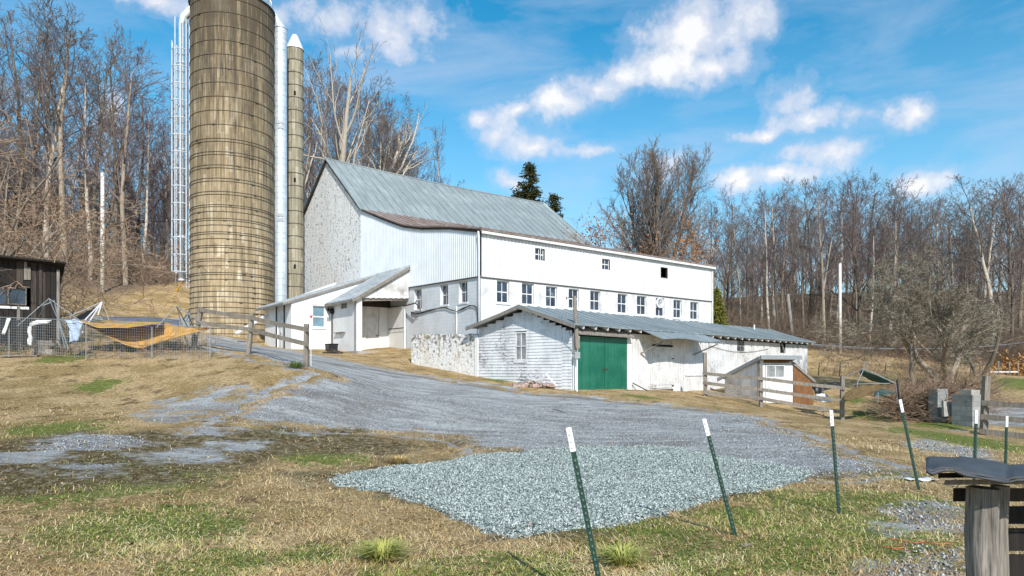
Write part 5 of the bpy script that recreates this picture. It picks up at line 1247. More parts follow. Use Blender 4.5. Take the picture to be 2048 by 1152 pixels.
t=thing('plank','pale plank lying on the grass in front of the block piers','plank',ghere(XA(1895,25.6),25.6),-.5); d=MB(); d.box(-.7,.7,-.07,.07,.01,.06); obj('board',d,M['greywood'],t)
# ============================================================ OLD SHED at the left edge
oY=27.0; oa=math.radians(36); ow=4.2; ox=XA(121,oY)-ow*math.cos(oa); oy_=oY-ow*math.sin(oa); ofr=Frame(ox,oy_,oa); ob=ZA(706,26.)
os_=thing('old_shed','dark charred plank shed with a broken white window at the left edge','shed',(ox,oy_,0),ofr.a)
OF=lambda u,n,z:(u,-n,z); ozt=ofr.on_y(60,522)[1]
ohole=[rect(lambda a,b:ofr.on_y(a,b),p) for p in ((-30,18,532,567),(-28,54,574,612))]
d=MB(); u=0; rs=random.Random(21); d2=MB()
while u<ow-.02:
    w=min(rs.uniform(.14,.24),ow-u); segs=[(ob-.2+rs.uniform(0,.25),ozt)]
    for q in ohole:
        ns=[]
        for a,b in segs:
            if q[0]<u+w/2<q[1]: ns+= [s for s in ((a,q[2]),(q[3],b)) if s[1]-s[0]>.05]
            else: ns.append((a,b))
        segs=ns
    tgt=d2 if rs.random()<.38 and u>1.5 else d
    if rs.random()>.06:
        for a,b in segs: n_=rs.uniform(0,.03); tgt.box(u+.006,u+w-.006,-.02+n_,.012+n_,a,b,OF)
    u+=w
obj('charred_boards',d,M['burnt'],os_); obj('brown_boards',d2,M['burnt2'],os_)
d=MB(); d.quad(OF(0,-.5,ob-.3),OF(ow,-.5,ob-.3),OF(ow,-.5,ozt),OF(0,-.5,ozt)); d.quad((ow-.02,0,ob-.3),(ow-.02,3.2,ob-.3),(ow-.02,3.2,ozt-.5),(ow-.02,0,ozt)); d.quad((0,3.2,ob-.3),(ow,3.2,ob-.3),(ow,3.2,ozt-.5),(0,3.2,ozt-.5)); d.quad((.02,0,ob-.3),(.02,3.2,ob-.3),(.02,3.2,ozt-.5),(.02,0,ozt)); obj('inner_wall',d,M['burnt'],os_)
d=MB(); q=[(-.3,-.45,ozt+.16),(ow+.15,-.45,ozt+.02),(ow+.15,3.5,ozt-.45),(-.3,3.5,ozt-.35)]; d.hexa([(x,y,z-.07) for x,y,z in q]+q); obj('roof',d,M['burnt'],os_)
window(os_,OF,*ohole[1],2,1,.0,.06,.04,.05,frame='darkwood')
window(os_,OF,*ohole[0],2,1,.0,.06,.04,None,glass='dustglass',frame='darkwood')
d=MB(); a_,b_,c_,e_=rect(lambda a,b:ofr.on_y(a,b),(17,52,576,609)); d.tube([OF(a_,.08,c_),OF(b_,.08,c_),OF(b_,.08,e_),OF(a_,.08,e_),OF(a_,.08,c_)],.025,6); obj('hanging_frame',d,M['greywood'],os_)
for i,(px,y0,y1,mt_) in enumerate(((116,540,706,'greywood'),(58,535,560,'fencewood'),(51,524,560,'fencewood'),(37,612,640,'greywood'),(81,525,610,'burnt2'))):
    u,z=ofr.on_y(px,y0); d=MB(); d.box(u-.05,u+.05,.045,.08,ofr.on_y(px,y1)[1],z,OF); obj('batten',d,M[mt_],os_)
# ============================================================ WIRE PEN
def netting(mb,a,b,z0f,z1f,px,pz,r):
    a=Vector(a); b=Vector(b); L=(b-a).length; n=int(L/px)
    for i in range(n+1):
        p=a+(b-a)*i/n; mb.beam((p.x,p.y,z0f(i/n)),(p.x,p.y,z1f(i/n)),r,r)
    m=int((z1f(0)-z0f(0))/pz)
    for j in range(m+1):
        k=j/m; mb.beam((a.x,a.y,z0f(0)+(z1f(0)-z0f(0))*k),(b.x,b.y,z0f(1)+(z1f(1)-z0f(1))*k),r,r)
def pen(label,pts,mw=.1,postpx=(),r=.006,loc=None):
    """pts: (px,py_top,py_bottom,Y)"""
    o=W(pts[0][0],pts[0][2],pts[0][3]); t=thing('wire_fence',label,'fence',o); 
    for i in range(len(pts)-1):
        A_,B_=pts[i],pts[i+1]; a=W(A_[0],A_[2],A_[3])-o; b=W(B_[0],B_[2],B_[3])-o; ta=ZA(A_[1],A_[3])-o.z; tb=ZA(B_[1],B_[3])-o.z
        d=MB(); netting(d,a,b,lambda k:a.z+(b.z-a.z)*k,lambda k:ta+(tb-ta)*k,mw,mw*1.1,r); obj('wire_mesh',d,M['galv'],t)
        d=MB(); d.tube([(a.x,a.y,ta),(b.x,b.y,tb)],.014,6); obj('top_rail',d,M['oldgalv'],t)
    for (px,pt,pb,Y) in postpx:
        a=W(px,pt,Y)-o; b=W(px,pb,Y)-o; d=MB(); d.tube([b-Vector((0,0,.2)),a],.016,6); obj('post',d,M['galv'],t)
    return t
pen('long low welded wire fence across the pen under the tan tarp',[(-60,632,700,24.6),(171,641,714,24.2),(420,655,718,23.9)],.085,[(18,634,703,24.5),(172,641,714,24.2),(164,641,700,25.),(304,654,718,24.),(420,655,718,23.9)],.0042)
def frame_tent(label,segs,r=.019,mat='oldgalv',group=None):
    o=W(*segs[0][0]); gz=g1(o.x,o.y); base=Vector((o.x,o.y,gz)); t=thing('canopy_frame',label,'canopy frame',base,0,group)
    for s in segs:
        d=MB(); d.tube([W(*q)-base for q in s],r,6); obj('pole',d,M[mat],t)
    return t
gp='bare steel frames of collapsed canopies'
frame_tent('collapsed grey canopy frame against the charred shed',[[(35,652,24.6),(98,597,24.9),(165,645,25.2)],[(98,597,24.9),(142,700,25.6)],[(98,597,24.9),(75,640,26.2)],[(108,600,25.),(130,697,25.)],[(75,615,24.8),(104,604,25.)],[(118,642,24.8),(137,699,24.6)]],group=gp)
frame_tent('bent white canopy frame rising behind the tan tarp',[[(204,604,25.4),(170,640,25.)],[(204,604,25.4),(150,688,24.8)],[(204,604,25.4),(139,633,26.4)],[(204,604,25.4),(218,640,26.)],[(204,604,25.4),(196,630,25.2)]],.022,'galvpaint',gp)
frame_tent('peaked canopy frame at the right end of the wire pen',[[(313,655,24.2),(353,612,24.6),(420,657,24.)],[(353,612,24.6),(366,660,25.2),(382,712,25.4)],[(356,620,25.),(372,621,25.2),(394,708,25.)],[(353,612,24.6),(378,658,26.5)],[(360,640,26.),(360,700,26.)],[(372,621,25.2),(390,660,26.2),(376,700,26.4)]],group=gp)
frame_tent('sagging canopy frame with netting behind the right rail fence',[[(1688,755,30.4),(1728,737,30.),(1793,768,30.)],[(1728,737,30.),(1714,768,29.4),(1714,806,29.4)],[(1756,766,29.6),(1756,805,29.6)],[(1793,768,30.),(1794,803,30.)],[(1714,768,29.4),(1780,767,29.6)],[(1730,724,31.),(1726,742,31.)],[(1748,785,31),(1750,804,31)]],.02,'oldgalv',gp)
def tarp(label,mat,fn,nu,nv,name='tarp',th=.008):
    d=MB(); d.grid(fn,nu,nv); p=d.v[0]; z=g1(p[0],p[1]); d.v=[(x-p[0],y-p[1],zz-z) for x,y,zz in d.v]; o=obj(name,d,M[mat],None,True,th); o.location=(p[0],p[1],z); tag(o,label,'tarp'); return o
def lerp(a,b,t): return a+(b-a)*t
def tarp_fn(top,bot,wr=.04):
    """top/bottom edges as lists of (px,py,Y)"""
    def ev(L,u):
        n=len(L)-1; k=min(n-1,int(u*n)); t=u*n-k; return [lerp(L[k][i],L[k+1][i],t) for i in range(3)]
    def fn(u,v):
        a=W(*ev(top,u)); b=W(*ev(bot,u)); p=a.lerp(b,v); return p+Vector((0,wr*(math.sin(u*23+v*5)+.6*math.sin(u*9-v*11)),wr*.6*math.sin(u*17+v*9)*math.sin(PI*v)))
    return fn
tarp('sagging tan tarp slung across the wire pen on the left','tarp',tarp_fn([(156,642,24.6),(205,640,26.4),(262,643,26.3),(330,645,26.),(372,655,25.),(414,656,24.3)],[(156,644,24.6),(200,664,24.9),(250,690,24.9),(277,697,24.9),(330,682,24.7),(416,657,24.2)],.05),40,12)
tarp('upper fold of the tan tarp catching the sun in the pen','tarp',tarp_fn([(180,640,26.),(205,641,26.5),(262,644,26.4),(330,645,26.2)],[(158,643,24.6),(198,656,24.5),(255,655,24.5),(322,647,24.7)],.03),26,8)
tarp('pale blue tarp rag hanging over the pen wire','bluetarp',tarp_fn([(127,640,24.5),(150,638,24.4),(166,645,24.3)],[(140,650,24.4),(139,684,24.3),(155,683,24.3)],.04),12,12)
tarp('white tarp strip draped in front of the charred shed','whitetarp',tarp_fn([(60,645,24.6),(75,640,24.6),(104,640,24.6)],[(55,660,24.5),(58,652,24.5),(98,646,24.6)],.03),12,6)
tarp('white sheet hanging down beside the cinder blocks','whitetarp',tarp_fn([(56,654,24.5),(63,652,24.5)],[(56,690,24.5),(64,692,24.5)],.04),6,14)
tarp('narrow white strip leaning on the wire at the far left','whitetarp',tarp_fn([(14,636,24.4),(22,637,24.4)],[(3,668,24.4),(9,670,24.4)],.01),3,6)
tarp('dark torn sheet under the bent white frame','black',tarp_fn([(150,634,25.8),(176,622,25.7),(200,610,25.6)],[(158,640,25.2),(178,636,25.2),(196,618,25.4)],.03),12,5)
tarp('dark grey tarp lying flat behind the peaked frame','greytarp',tarp_fn([(205,634,29),(300,634,29),(360,640,28.5)],[(215,648,27.3),(300,650,27),(355,654,26.8)],.06),20,8)
tarp('olive tan tarp sagging in the right hand canopy frame','olivetarp',tarp_fn([(1686,792,29.),(1714,768,29.5),(1750,766,29.6),(1782,766,29.8)],[(1688,803,29.),(1705,800,29.),(1740,789,29.2),(1782,768,29.6)],.05),18,8)
tarp('dark teal netting draped down the right hand canopy peak','net',tarp_fn([(1724,739,30.1),(1745,747,30.1),(1770,758,30.1),(1786,766,30.1)],[(1718,746,30.4),(1742,762,30.5),(1770,767,30.3),(1786,768,30.2)],.02),14,5)
tarp('crumpled teal netting on the ground by the right canopy','net',tarp_fn([(1752,778,31.5),(1795,780,31.5)],[(1748,792,30.6),(1798,790,30.6)],.06),14,6)
tarp('grey sheet slumped between the coop and the right canopy','black',tarp_fn([(1622,765,31.6),(1650,766,31.4),(1690,764,31.)],[(1630,788,31.4),(1652,780,31.2),(1675,775,31.)],.04),12,6)
tarp('bright white sheet on the ground beside the coop flank','whitetarp',tarp_fn([(1624,798,31.3),(1640,782,31.5),(1655,790,31.4)],[(1640,802,31.1),(1648,804,31.),(1664,803,31.)],.04),8,5)
# cinder blocks, plank
p=W(96,694,25.2); t=thing('cinder_block_stack','stack of grey cinder blocks and boards at the charred shed foot','block stack',(p.x,p.y,g1(p.x,p.y)),.1)
for i,(x,z,w) in enumerate(((-.28,0,.26),(.1,0,.26),(-.1,.2,.42),(.05,.32,.5),(.0,.42,.46))):
    d=MB(); h=.19 if i<2 else .09; d.box(x-w/2-.1,x+w/2,-.15,.12,z,z+h); obj('block' if i<2 else 'slab',d,M['concrete'] if i<2 else M['greywood'],t)
p=G(41,714); t=thing('plank','brown plank lying in front of the wire pen at far left','plank',p,.05); d=MB(); d.box(-.65,.65,-.12,.12,.02,.07); obj('board',d,M['greywood'],t)
M['polewood']=simple('bleached_pole_wood',S(214,206,194),.85,0,.15,4,.3)
# ============================================================ POLES AND WIRES
def pole(name,label,px,pt,pb,Y,r,mat,lean=0,cat='pole'):
    x=XA(px,Y); b=min(g1(x,Y),ZA(pb,Y)); t=thing(name,label,cat,(x,Y,b)); h=ZA(pt,Y)-b
    d=MB(); d.tube([(0,0,-.3),(lean*.5,0,h*.5),(lean,0,h)],[r*1.15,r,r*.85],10); obj('shaft',d,M[mat],t,True)
    d=MB(); d.tube([(lean,0,h-.02),(lean,0,h+.05)],r*.9,10); obj('cap',d,M['galv'],t); return t,Vector((x+lean,Y,ZA(pt,Y)))
pole('utility_pole','tall white pole standing before the woods right of the shed',1680,527,676,58.,.13,'polewood')
_,tA=pole('utility_pole','bare white pole among the trees left of the silo',205,346,560,54.,.15,'polewood')
_,tB=pole('utility_pole','grey leaning pole at the wood edge behind the shed roof',1586,590,690,60.,.16,'greywood',-.45)
def cable(label,a,b,sg,r=.02,mat='blackiron'):
    a=Vector(a); b=Vector(b); t=thing('cable',label,'cable',a); d=MB(); d.tube([(a.lerp(b,i/16)-a)+Vector((0,0,-sg*4*(i/16)*(1-i/16))) for i in range(17)],r,4); obj('wire',d,M[mat],t)
cable('slack power cable crossing in front of the left woods',W(-60,415,56),W(346,442,52),.5,.022)
cable('lower thin cable crossing in front of the left woods',W(210,475,56),W(346,484,52),.2,.014)
cable('pale cable running from the shed end across the right field',W(1622,688,46),W(2150,668,62),.75,.024,'galv')
cable('second thin cable running right from the shed end',W(1622,690,46),W(1810,698,60),.1,.014,'galv')
cable('thin dark cable strung along the right wood edge',W(1450,565,62),W(2100,620,70),.6,.014)
# wire fence posts far right and in the field
for i,(px,pt,pb,Y) in enumerate([(1942,723,745,50),(1961,723,746,50),(1979,722,748,50),(1997,724,746,50),(2019,725,748,50),(2036,727,748,50)]):
    t,_=pole('field_post','short pale post of the far wire fence at the right edge',px,pt,pb,Y,.05,'fencewood',0,'post'); t['group']='short posts of the far wire fence'
d=MB(); a=W(1979,744,50); b=W(2036,744,50); d.tube([(0,0,0),tuple(b-a)],.05,5); t=thing('fence_rail','white rail lying along the short far posts','rail',a); obj('rail',d,M['white'],t)
for i,(px,pt,pb,Y) in enumerate([(1678,724,742,47),(1636,724,741,47),(1769,724,742,48)]):
    t,_=pole('field_stake','thin dark stake standing in the dry field behind the right canopy',px,pt,pb,Y,.035,'darkwood',.12,'stake'); t['group']='thin stakes in the dry field'
# things lying on the ground
def litter_strip(name,label,cat,pts,r,mat):
    P=[G(a,b) for a,b in pts]; o=P[0]; d=MB(); d.tube([tuple(q-o+Vector((0,0,r*1.2+.012))) for q in P],r,5); ob=obj(name,d,M[mat]); ob.location=o; tag(ob,label,cat)
litter_strip('twine','long strand of orange twine on the grass beside the log stand','twine',[(1780,1080),(1810,1085),(1830,1090),(1850,1086),(1870,1091),(1900,1090)],.005,'orange')
litter_strip('twine','short loose orange twine nearest the log stand','twine',[(1765,1095),(1785,1100),(1812,1098),(1818,1104)],.005,'orange')
litter_strip('vine_stem','reddish stem lying on the stone patch between two T-posts','stem',[(1290,909),(1305,905),(1320,904),(1338,906),(1352,911)],.016,'orange')
litter_strip('stick','straw coloured stick on the pale stone patch','stick',[(1180,1000),(1194,998),(1206,1000)],.014,'greywood')
litter_strip('stick','dark thin stick lying on the gravel drive','stick',[(1106,820),(1118,823),(1130,827)],.014,'darkwood')
litter_strip('stick','pale split stick lying in the grass by the second T-post','stick',[(1486,1098),(1496,1095),(1504,1092)],.012,'greywood')
p=G(1850,964); t=tag(obj('scrap_paper',(lambda m:(m.grid(lambda u,v:(u*.5-.25,v*.25,.03+.02*math.sin(u*9)*math.cos(v*6)),8,4),m)[1])(MB()),M['whitetarp'],None,True,.006),'flat white scrap in the grass by the leaning T-post','scrap'); t.location=p
p=G(1415,791.5); d=MB(); d.lathe([(0.0,0.),(.12,.02),(.15,.1),(.1,.2),(.0,.24)],9); d.v=[(x*(1+.2*math.sin(z*40+x*9)),y,z) for x,y,z in d.v]; t=obj('stone',d,M['concrete'],None); t.location=p; tag(t,'small grey stone at the foot of the coop fence','stone')
p=G(1065,1056); d=MB(); 
for i in range(7): a=i*.9; d.poly([(0,0,.03),(.06*math.cos(a),.06*math.sin(a),.06+.02*math.sin(i)),(.07*math.cos(a+.5),.07*math.sin(a+.5),.04)])
t=obj('leaf',d,simple('red_leaf',S(170,60,44),.7)); t.location=p; tag(t,'curled red leaf at the edge of the stone patch','leaf')
# grass clumps
def tuft(label,px,py,n,L,mat,seed):
    rs=random.Random(seed); p=G(px,py); d=MB()
    for i in range(n):
        a=rs.uniform(0,6.28); r0=rs.uniform(0,.12)*L/.3; l=L*rs.uniform(.6,1.2); t=rs.uniform(.35,1.25); w=.004+.003*rs.random()
        b=(r0*math.cos(a),r0*math.sin(a),-.01); m=(b[0]+math.cos(a)*math.cos(t)*l*.5,b[1]+math.sin(a)*math.cos(t)*l*.5,math.sin(t)*l*.5); e=(m[0]+math.cos(a)*l*.5,m[1]+math.sin(a)*l*.5,m[2]-l*.12*rs.random()+.04)
        s=(-math.sin(a)*w,math.cos(a)*w)
        d.poly([(b[0]-s[0],b[1]-s[1],b[2]),(b[0]+s[0],b[1]+s[1],b[2]),(m[0]+s[0],m[1]+s[1],m[2]),(m[0]-s[0],m[1]-s[1],m[2])]); d.poly([(m[0]-s[0],m[1]-s[1],m[2]),(m[0]+s[0],m[1]+s[1],m[2]),e])
    o=obj('grass_tuft',d,mat); o.location=p; tag(o,label,'grass tuft'); return o
tm=leafm('tuft_green',S(120,132,60),S(196,190,110)); tm2=leafm('tuft_straw',S(170,140,84),S(222,200,146)); tm3=leafm('weed_green',S(70,104,44),S(130,150,70))
tuft('large yellow green grass tuft in the near field',765,1118,420,.34,tm,1)
tuft('dry straw tuft at the left tip of the stone patch',800,928,300,.32,tm2,2)
tuft('pale grass clump at the foot of the nearest T-post',1245,1128,300,.32,tm,3)
tuft('green weed clump on the bank by the last fence post',592,735,220,.4,tm3,4)
tuft('green weeds growing at the foot of the charred shed',120,705,260,.5,tm3,5)
tuft('green weeds at the far left end of the wire pen',10,703,200,.45,tm3,6)
# ============================================================ TREES
def rot_about(d,ax,a):
    c,s=math.cos(a),math.sin(a); k=1-c; dt=ax[0]*d[0]+ax[1]*d[1]+ax[2]*d[2]
    cr=(ax[1]*d[2]-ax[2]*d[1],ax[2]*d[0]-ax[0]*d[2],ax[0]*d[1]-ax[1]*d[0])
    return tuple(d[i]*c+cr[i]*s+ax[i]*dt*k for i in range(3))
def perp(d,az_):
    r=(0,0,1) if abs(d[2])<.9 else (1,0,0)
    e=nrm((d[1]*r[2]-d[2]*r[1],d[2]*r[0]-d[0]*r[2],d[0]*r[1]-d[1]*r[0]))
    return rot_about(e,d,az_)
class Tree:
    """bare tree grown limb by limb; level 0-1 is the trunk mesh, finer levels the crown mesh"""
    def __init__(s,seed,H=18.,r0=.24,clear=.42,n=(11,7,6,4),ratio=(.42,.5,.5,.5),ang=(.62,.7,.7,.7),up=(.0,.10,.06,.05,.02),jit=(.05,.13,.17,.2,.22),trunkL=.92,lean=0.,forks=1,spread=1.,droop=0.,minr=.011,tl=1,dead=False):
        s.R=random.Random(seed); s.t=MB(); s.c=MB(); s.n=n; s.ratio=ratio; s.ang=ang; s.up=up; s.jit=jit; s.minr=minr; s.clear=clear; s.tl=tl; s.maxl=len(n); s.spread=spread; s.tips=[]
        if forks==1: s.limb((0,0,-.4),nrm((lean,lean*.3,1)),H*trunkL,r0,0)
        else:
            a0=s.R.uniform(0,6.28)
            for k in range(forks):
                a=a0+k*6.28/forks+s.R.uniform(-.4,.4); sp=s.R.uniform(.22,.5)*spread
                s.limb((.12*math.cos(a),.12*math.sin(a),-.3),nrm((sp*math.cos(a),sp*math.sin(a),1)),H*trunkL*s.R.uniform(.8,1.05),r0*s.R.uniform(.65,.95),0)
    def limb(s,p,d,L,r,lv):
        R=s.R; seg=(8,6,5,3,2)[lv]; pts=[p]; rad=[r]; ds=[d]
        for i in range(seg):
            j=s.jit[lv]; d=nrm((d[0]+R.gauss(0,j),d[1]+R.gauss(0,j),d[2]+R.gauss(0,j)+s.up[lv]))
            p=(p[0]+d[0]*L/seg,p[1]+d[1]*L/seg,p[2]+d[2]*L/seg); pts.append(p); ds.append(d)
            f=(i+1)/seg; rad.append(max(s.minr*.8,r*(1-f*(.72 if lv<2 else .6))))
        (s.t if lv<=s.tl else s.c).tube(pts,rad,(7,5,4,3,3)[lv],False)
        if lv>=s.maxl: s.tips.append(pts[-1]); return
        k=s.n[lv]; k=max(2,int(k*R.uniform(.8,1.2)))
        t0=s.clear if lv==0 else .22
        az=R.uniform(0,6.28)
        for i in range(k):
            t=t0+(1-t0)*((i+R.random())/k); q=t*seg; a=min(seg-1,int(q)); f=q-a
            b=tuple(pts[a][m]+(pts[a+1][m]-pts[a][m])*f for m in range(3)); rr=rad[a]+(rad[a+1]-rad[a])*f
            az+=2.4+R.uniform(-.5,.5)
            an=s.ang[lv]*R.uniform(.7,1.3)*(1.15-.45*t)*s.spread
            dd=rot_about(ds[a+1],perp(ds[a+1],az),an)
            l=L*s.ratio[lv]*R.uniform(.65,1.25)*(1.2-.75*t if lv==0 else 1.1-.5*t)
            s.limb(b,nrm(dd),l,max(s.minr,rr*(.62 if lv else .55)*R.uniform(.75,1.05)),lv+1)
    def make(s,name,label,cat,bm,tm,group=None):
        o=thing(name,label,cat,(0,0,0),0,group); obj('trunk',s.t,bm,o,True); obj('crown',s.c,tm,o); 
        s.h=max(v[2] for v in (s.c.v or s.t.v)); o['_h']=s.h; return o
protos=[]
for i in range(7):
    T=Tree(100+i,18+i%3,.21+.03*(i%3),(.38,.3,.45,.34,.25,.42,.3)[i],minr=.013,tl=0,n=((12,8,6,5),(14,8,6,4),(11,8,7,5),(13,8,6,4),(15,7,6,4),(12,7,6,5),(13,8,6,5))[i],ang=(.62,.72,.72,.7),up=(.02,.045,.05,.04,.03),jit=(.05,.15,.19,.22,.24),spread=(1.0,.9,1.1,.9,1.05,.85,1.1)[i])
    o=T.make('bare_tree','x','tree',(M['bark'],M['bark'],M['barkpale'],M['barkdark'],M['barkdark'],M['barkpale'],M['bark'])[i],(M['twig'],M['twigpurple'],M['twig'],M['twig'],M['twigpurple'],M['twigpurple'],M['twig'])[i]); protos.append([o,T.h,False])
def place(P,px,Y,top,label,group,rz=None,bx=None,wide=1.,name=None):
    o,h,used=P
    if used: o=copy_tree(o)
    P[2]=True
    x=XA(px,Y) if bx is None else bx; z=g1(x,Y); s=(ZA(top,Y)-z)/h
    o.location=(x,Y,z); o.scale=(s*wide,s*wide,s); o.rotation_euler=(0,0,random.uniform(0,6.28) if rz is None else rz)
    o['label']=label
    if group: o['group']=group
    elif 'group' in o: del o['group']
    if '_h' in o: del o['_h']
    return o
rs=random.Random(31)
gl='bare trees of the left hillside wood'; gb='bare trees behind the barn'; gr_='bare trees of the right hand wood'
# left wood: front row one can tell apart
for px,Y,top,k,w,lab in [(95,62,20,2,1.,'tall pale forked tree nearest the sky gap in the left wood'),(128,60,-60,0,1.05,'tallest spreading bare tree in the left wood'),(232,62,75,3,.9,'slim dark bare tree just right of the white pole'),
    (252,59,60,1,1.,'twin branched bare tree standing on the grass edge of the left wood'),(287,66,190,5,.8,'small thin bare tree deep in the left wood'),(352,59,330,0,.5,'short trunk hidden behind the silo ladder')]:
    place(protos[k],px,Y,top,lab,None,wide=w)
lefts=[(-40,58,0),(-70,70,-30),(10,66,-40),(40,74,20),(65,80,60),(20,90,120),(110,84,60),(150,72,0),(165,95,140),(185,78,40),(200,90,110),(215,70,60),(225,100,190),(245,82,120),(262,95,200),(275,76,140),(300,84,190),(305,100,230),(318,70,190),(330,92,240),(340,80,210),(75,66,10),(140,66,-20),(30,60,30),(-15,80,40),(55,100,140),(130,105,170),(180,60,80),(270,110,240),(345,66,240),(-90,64,-40),(88,92,100),(160,84,80)]
for i,(px,Y,top) in enumerate(lefts):
    if i%3==1 and px>0: continue
    if i%3==2: top=max(top,230)
    place(protos[(i*3+1)%7],px,Y,top+rs.randint(-15,25),'bare winter tree in the hillside wood left of the silo',gl,wide=rs.uniform(.8,1.1))
# behind the barn
backs=[(608,76,110),(625,80,100),(640,92,120),(655,72,130),(700,78,140),(715,90,150),(735,74,190),(752,84,170),(770,76,160),(790,88,230),(800,76,200),(820,82,260),(832,92,290),(850,78,270),(868,88,330),(885,82,330),(610,95,160),(680,98,170),(760,98,240),(690,70,150),(725,68,210),(780,68,240)]
for i,(px,Y,top) in enumerate(backs):
    place(protos[(i*2+1)%7],px,Y,top+rs.randint(-10,20),'bare reddish winter tree behind the barn roof',gb,wide=rs.uniform(.75,1.))
place(protos[5],878,74,238,'thin lone sapling leaning out past the barn ridge',None,wide=.45)
place(protos[1],905,80,352,'low bushy crown just over the barn ridge',None,wide=1.2)
T=Tree(77,20,.62,.22,n=(9,5,4),ratio=(.6,.5,.45),ang=(.42,.6,.7),up=(.0,.1,.04,.03),forks=3,spread=.8,minr=.02,tl=2)
o=T.make('dead_tree','white barkless dead tree with many limbs rising behind the barn gable','tree',M['barkpale'],M['twig']); place([o,T.h,False],668,66,92,'white barkless dead tree with many limbs rising behind the barn gable',None,rz=.6)
# right wood
def beech(): return Tree(55,18,.36,.16,n=(20,10,7,4),ratio=(.44,.5,.5,.5),ang=(.6,.65,.65,.7),up=(.0,.10,.07,.05,.03),forks=4,spread=.8,tl=0,minr=.014)
T=beech(); o=T.make('beech_tree','x','tree',M['barkdark'],M['twig'])
lf=MB(); r2=random.Random(8)
for i in range(2600):
    a=r2.uniform(0,6.28); rr=abs(r2.gauss(0,1))*2.1+.4; z=1.+abs(r2.gauss(0,1.5))+.2; c=(rr*math.cos(a),rr*math.sin(a),z); s=r2.uniform(.03,.065); u=nrm((r2.gauss(0,1),r2.gauss(0,1),r2.gauss(0,1))); v=perp(u,r2.uniform(0,6))
    lf.quad(*[tuple(c[m]+s*(u[m]*p+v[m]*q*.7) for m in range(3)) for p,q in ((-1,-1),(1,-1),(1,1),(-1,1))])
obj('foliage',lf,M['orangeleaf'],o); place([o,T.h,False],1318,64,248,'big dense bare beech with orange leaves low down, right of the barn roof',None,rz=1.1,wide=.8)
T=Tree(61,9,.1,.15,n=(9,7,6),ratio=(.5,.5,.5),ang=(.8,.8,.8),up=(0,.06,.04,.02),forks=3,spread=1.2); o=T.make('beech_sapling','x','tree',M['barkdark'],M['twigtan'])
lf=MB()
for i in range(3600):
    tp=r2.choice(T.tips); c=tuple(tp[m]+r2.gauss(0,.3) for m in range(3)); s=r2.uniform(.03,.06); u=nrm((r2.gauss(0,1),r2.gauss(0,1),r2.gauss(0,1))); v=perp(u,r2.uniform(0,6))
    lf.quad(*[tuple(c[m]+s*(u[m]*p+v[m]*q*.7) for m in range(3)) for p,q in ((-1,-1),(1,-1),(1,1),(-1,1))])
obj('foliage',lf,M['orangeleaf'],o); place([o,T.h,False],1285,60,455,'low beech still holding its orange brown leaves behind the barn roof',None,wide=1.2)
P_s=[Tree(200+i,13,.11,.3,n=(8,5,4,3),ratio=(.42,.5,.5,.5),ang=(.6,.7,.7,.7)) for i in range(2)]
sap=[[t.make('bare_tree','x','tree',(M['barkpale'],M['bark'])[i],M['twig']),t.h,False] for i,t in enumerate(P_s)]
place(sap[0],1160,76,398,'thin airy sapling just right of the barn ridge end',None); place(sap[1],1205,78,420,'small twiggy sapling low between barn ridge and beech',None); place(sap[0],1236,74,345,'taller thin sapling left of the big beech',None)
for px,Y,top,k,w,lab in [(1480,70,410,2,.7,'straight pale trunk at the left end of the right wood'),(1538,66,372,5,.75,'tall narrow bare tree behind the shed roof end'),(1648,62,340,1,1.05,'large leaning bare tree left of the white pole'),(1605,64,375,3,.9,'slender dark bare tree between the grey leaning pole and the white pole'),
    (1722,68,350,4,1.2,'wide windswept bare tree right of the white pole'),(1828,72,388,6,1.1,'round topped bare tree above the apple tree'),(1985,66,352,2,1.35,'broad dark bare tree at the right edge of the wood')]:
    place(protos[k],px,Y,top,lab,None,wide=w)
rights=[(1400,76,395),(1415,84,420),(1432,72,400),(1450,80,385),(1462,92,430),(1495,76,430),(1508,86,400),(1522,94,430),(1550,80,380),(1566,74,400),(1578,90,410),(1590,84,375),(1622,78,352),(1634,94,400),(1660,86,350),(1675,76,365),(1690,92,385),(1702,80,355),(1715,72,390),(1738,84,365),(1752,76,380),(1768,92,395),(1780,70,400),(1795,84,385),(1808,78,400),(1820,90,405),(1843,82,400),(1858,74,410),(1870,90,410),(1885,80,400),(1900,72,420),(1912,88,415),(1925,78,410),(1940,92,400),(1955,82,380),(1970,76,390),(1995,88,370),(2010,78,365),(2025,70,380),(2040,84,350),(2065,76,350),(2100,70,340),(1640,70,420),(1740,66,430),(1505,68,470),(1560,66,480),(1790,64,450),(1930,66,470),(1270,80,430),(1345,76,400),(1365,84,420),(1382,70,430),(1300,90,430),(2140,80,330)]
for i,(px,Y,top) in enumerate(rights):
    place(protos[(i*3+2)%7],px,Y,top-14+rs.randint(-10,14),'bare winter tree in the wood beyond the right field',gr_,wide=rs.uniform(.8,1.2))
for k,P in enumerate(protos+sap):
    if not P[2]: bpy.data.objects.remove(P[0])
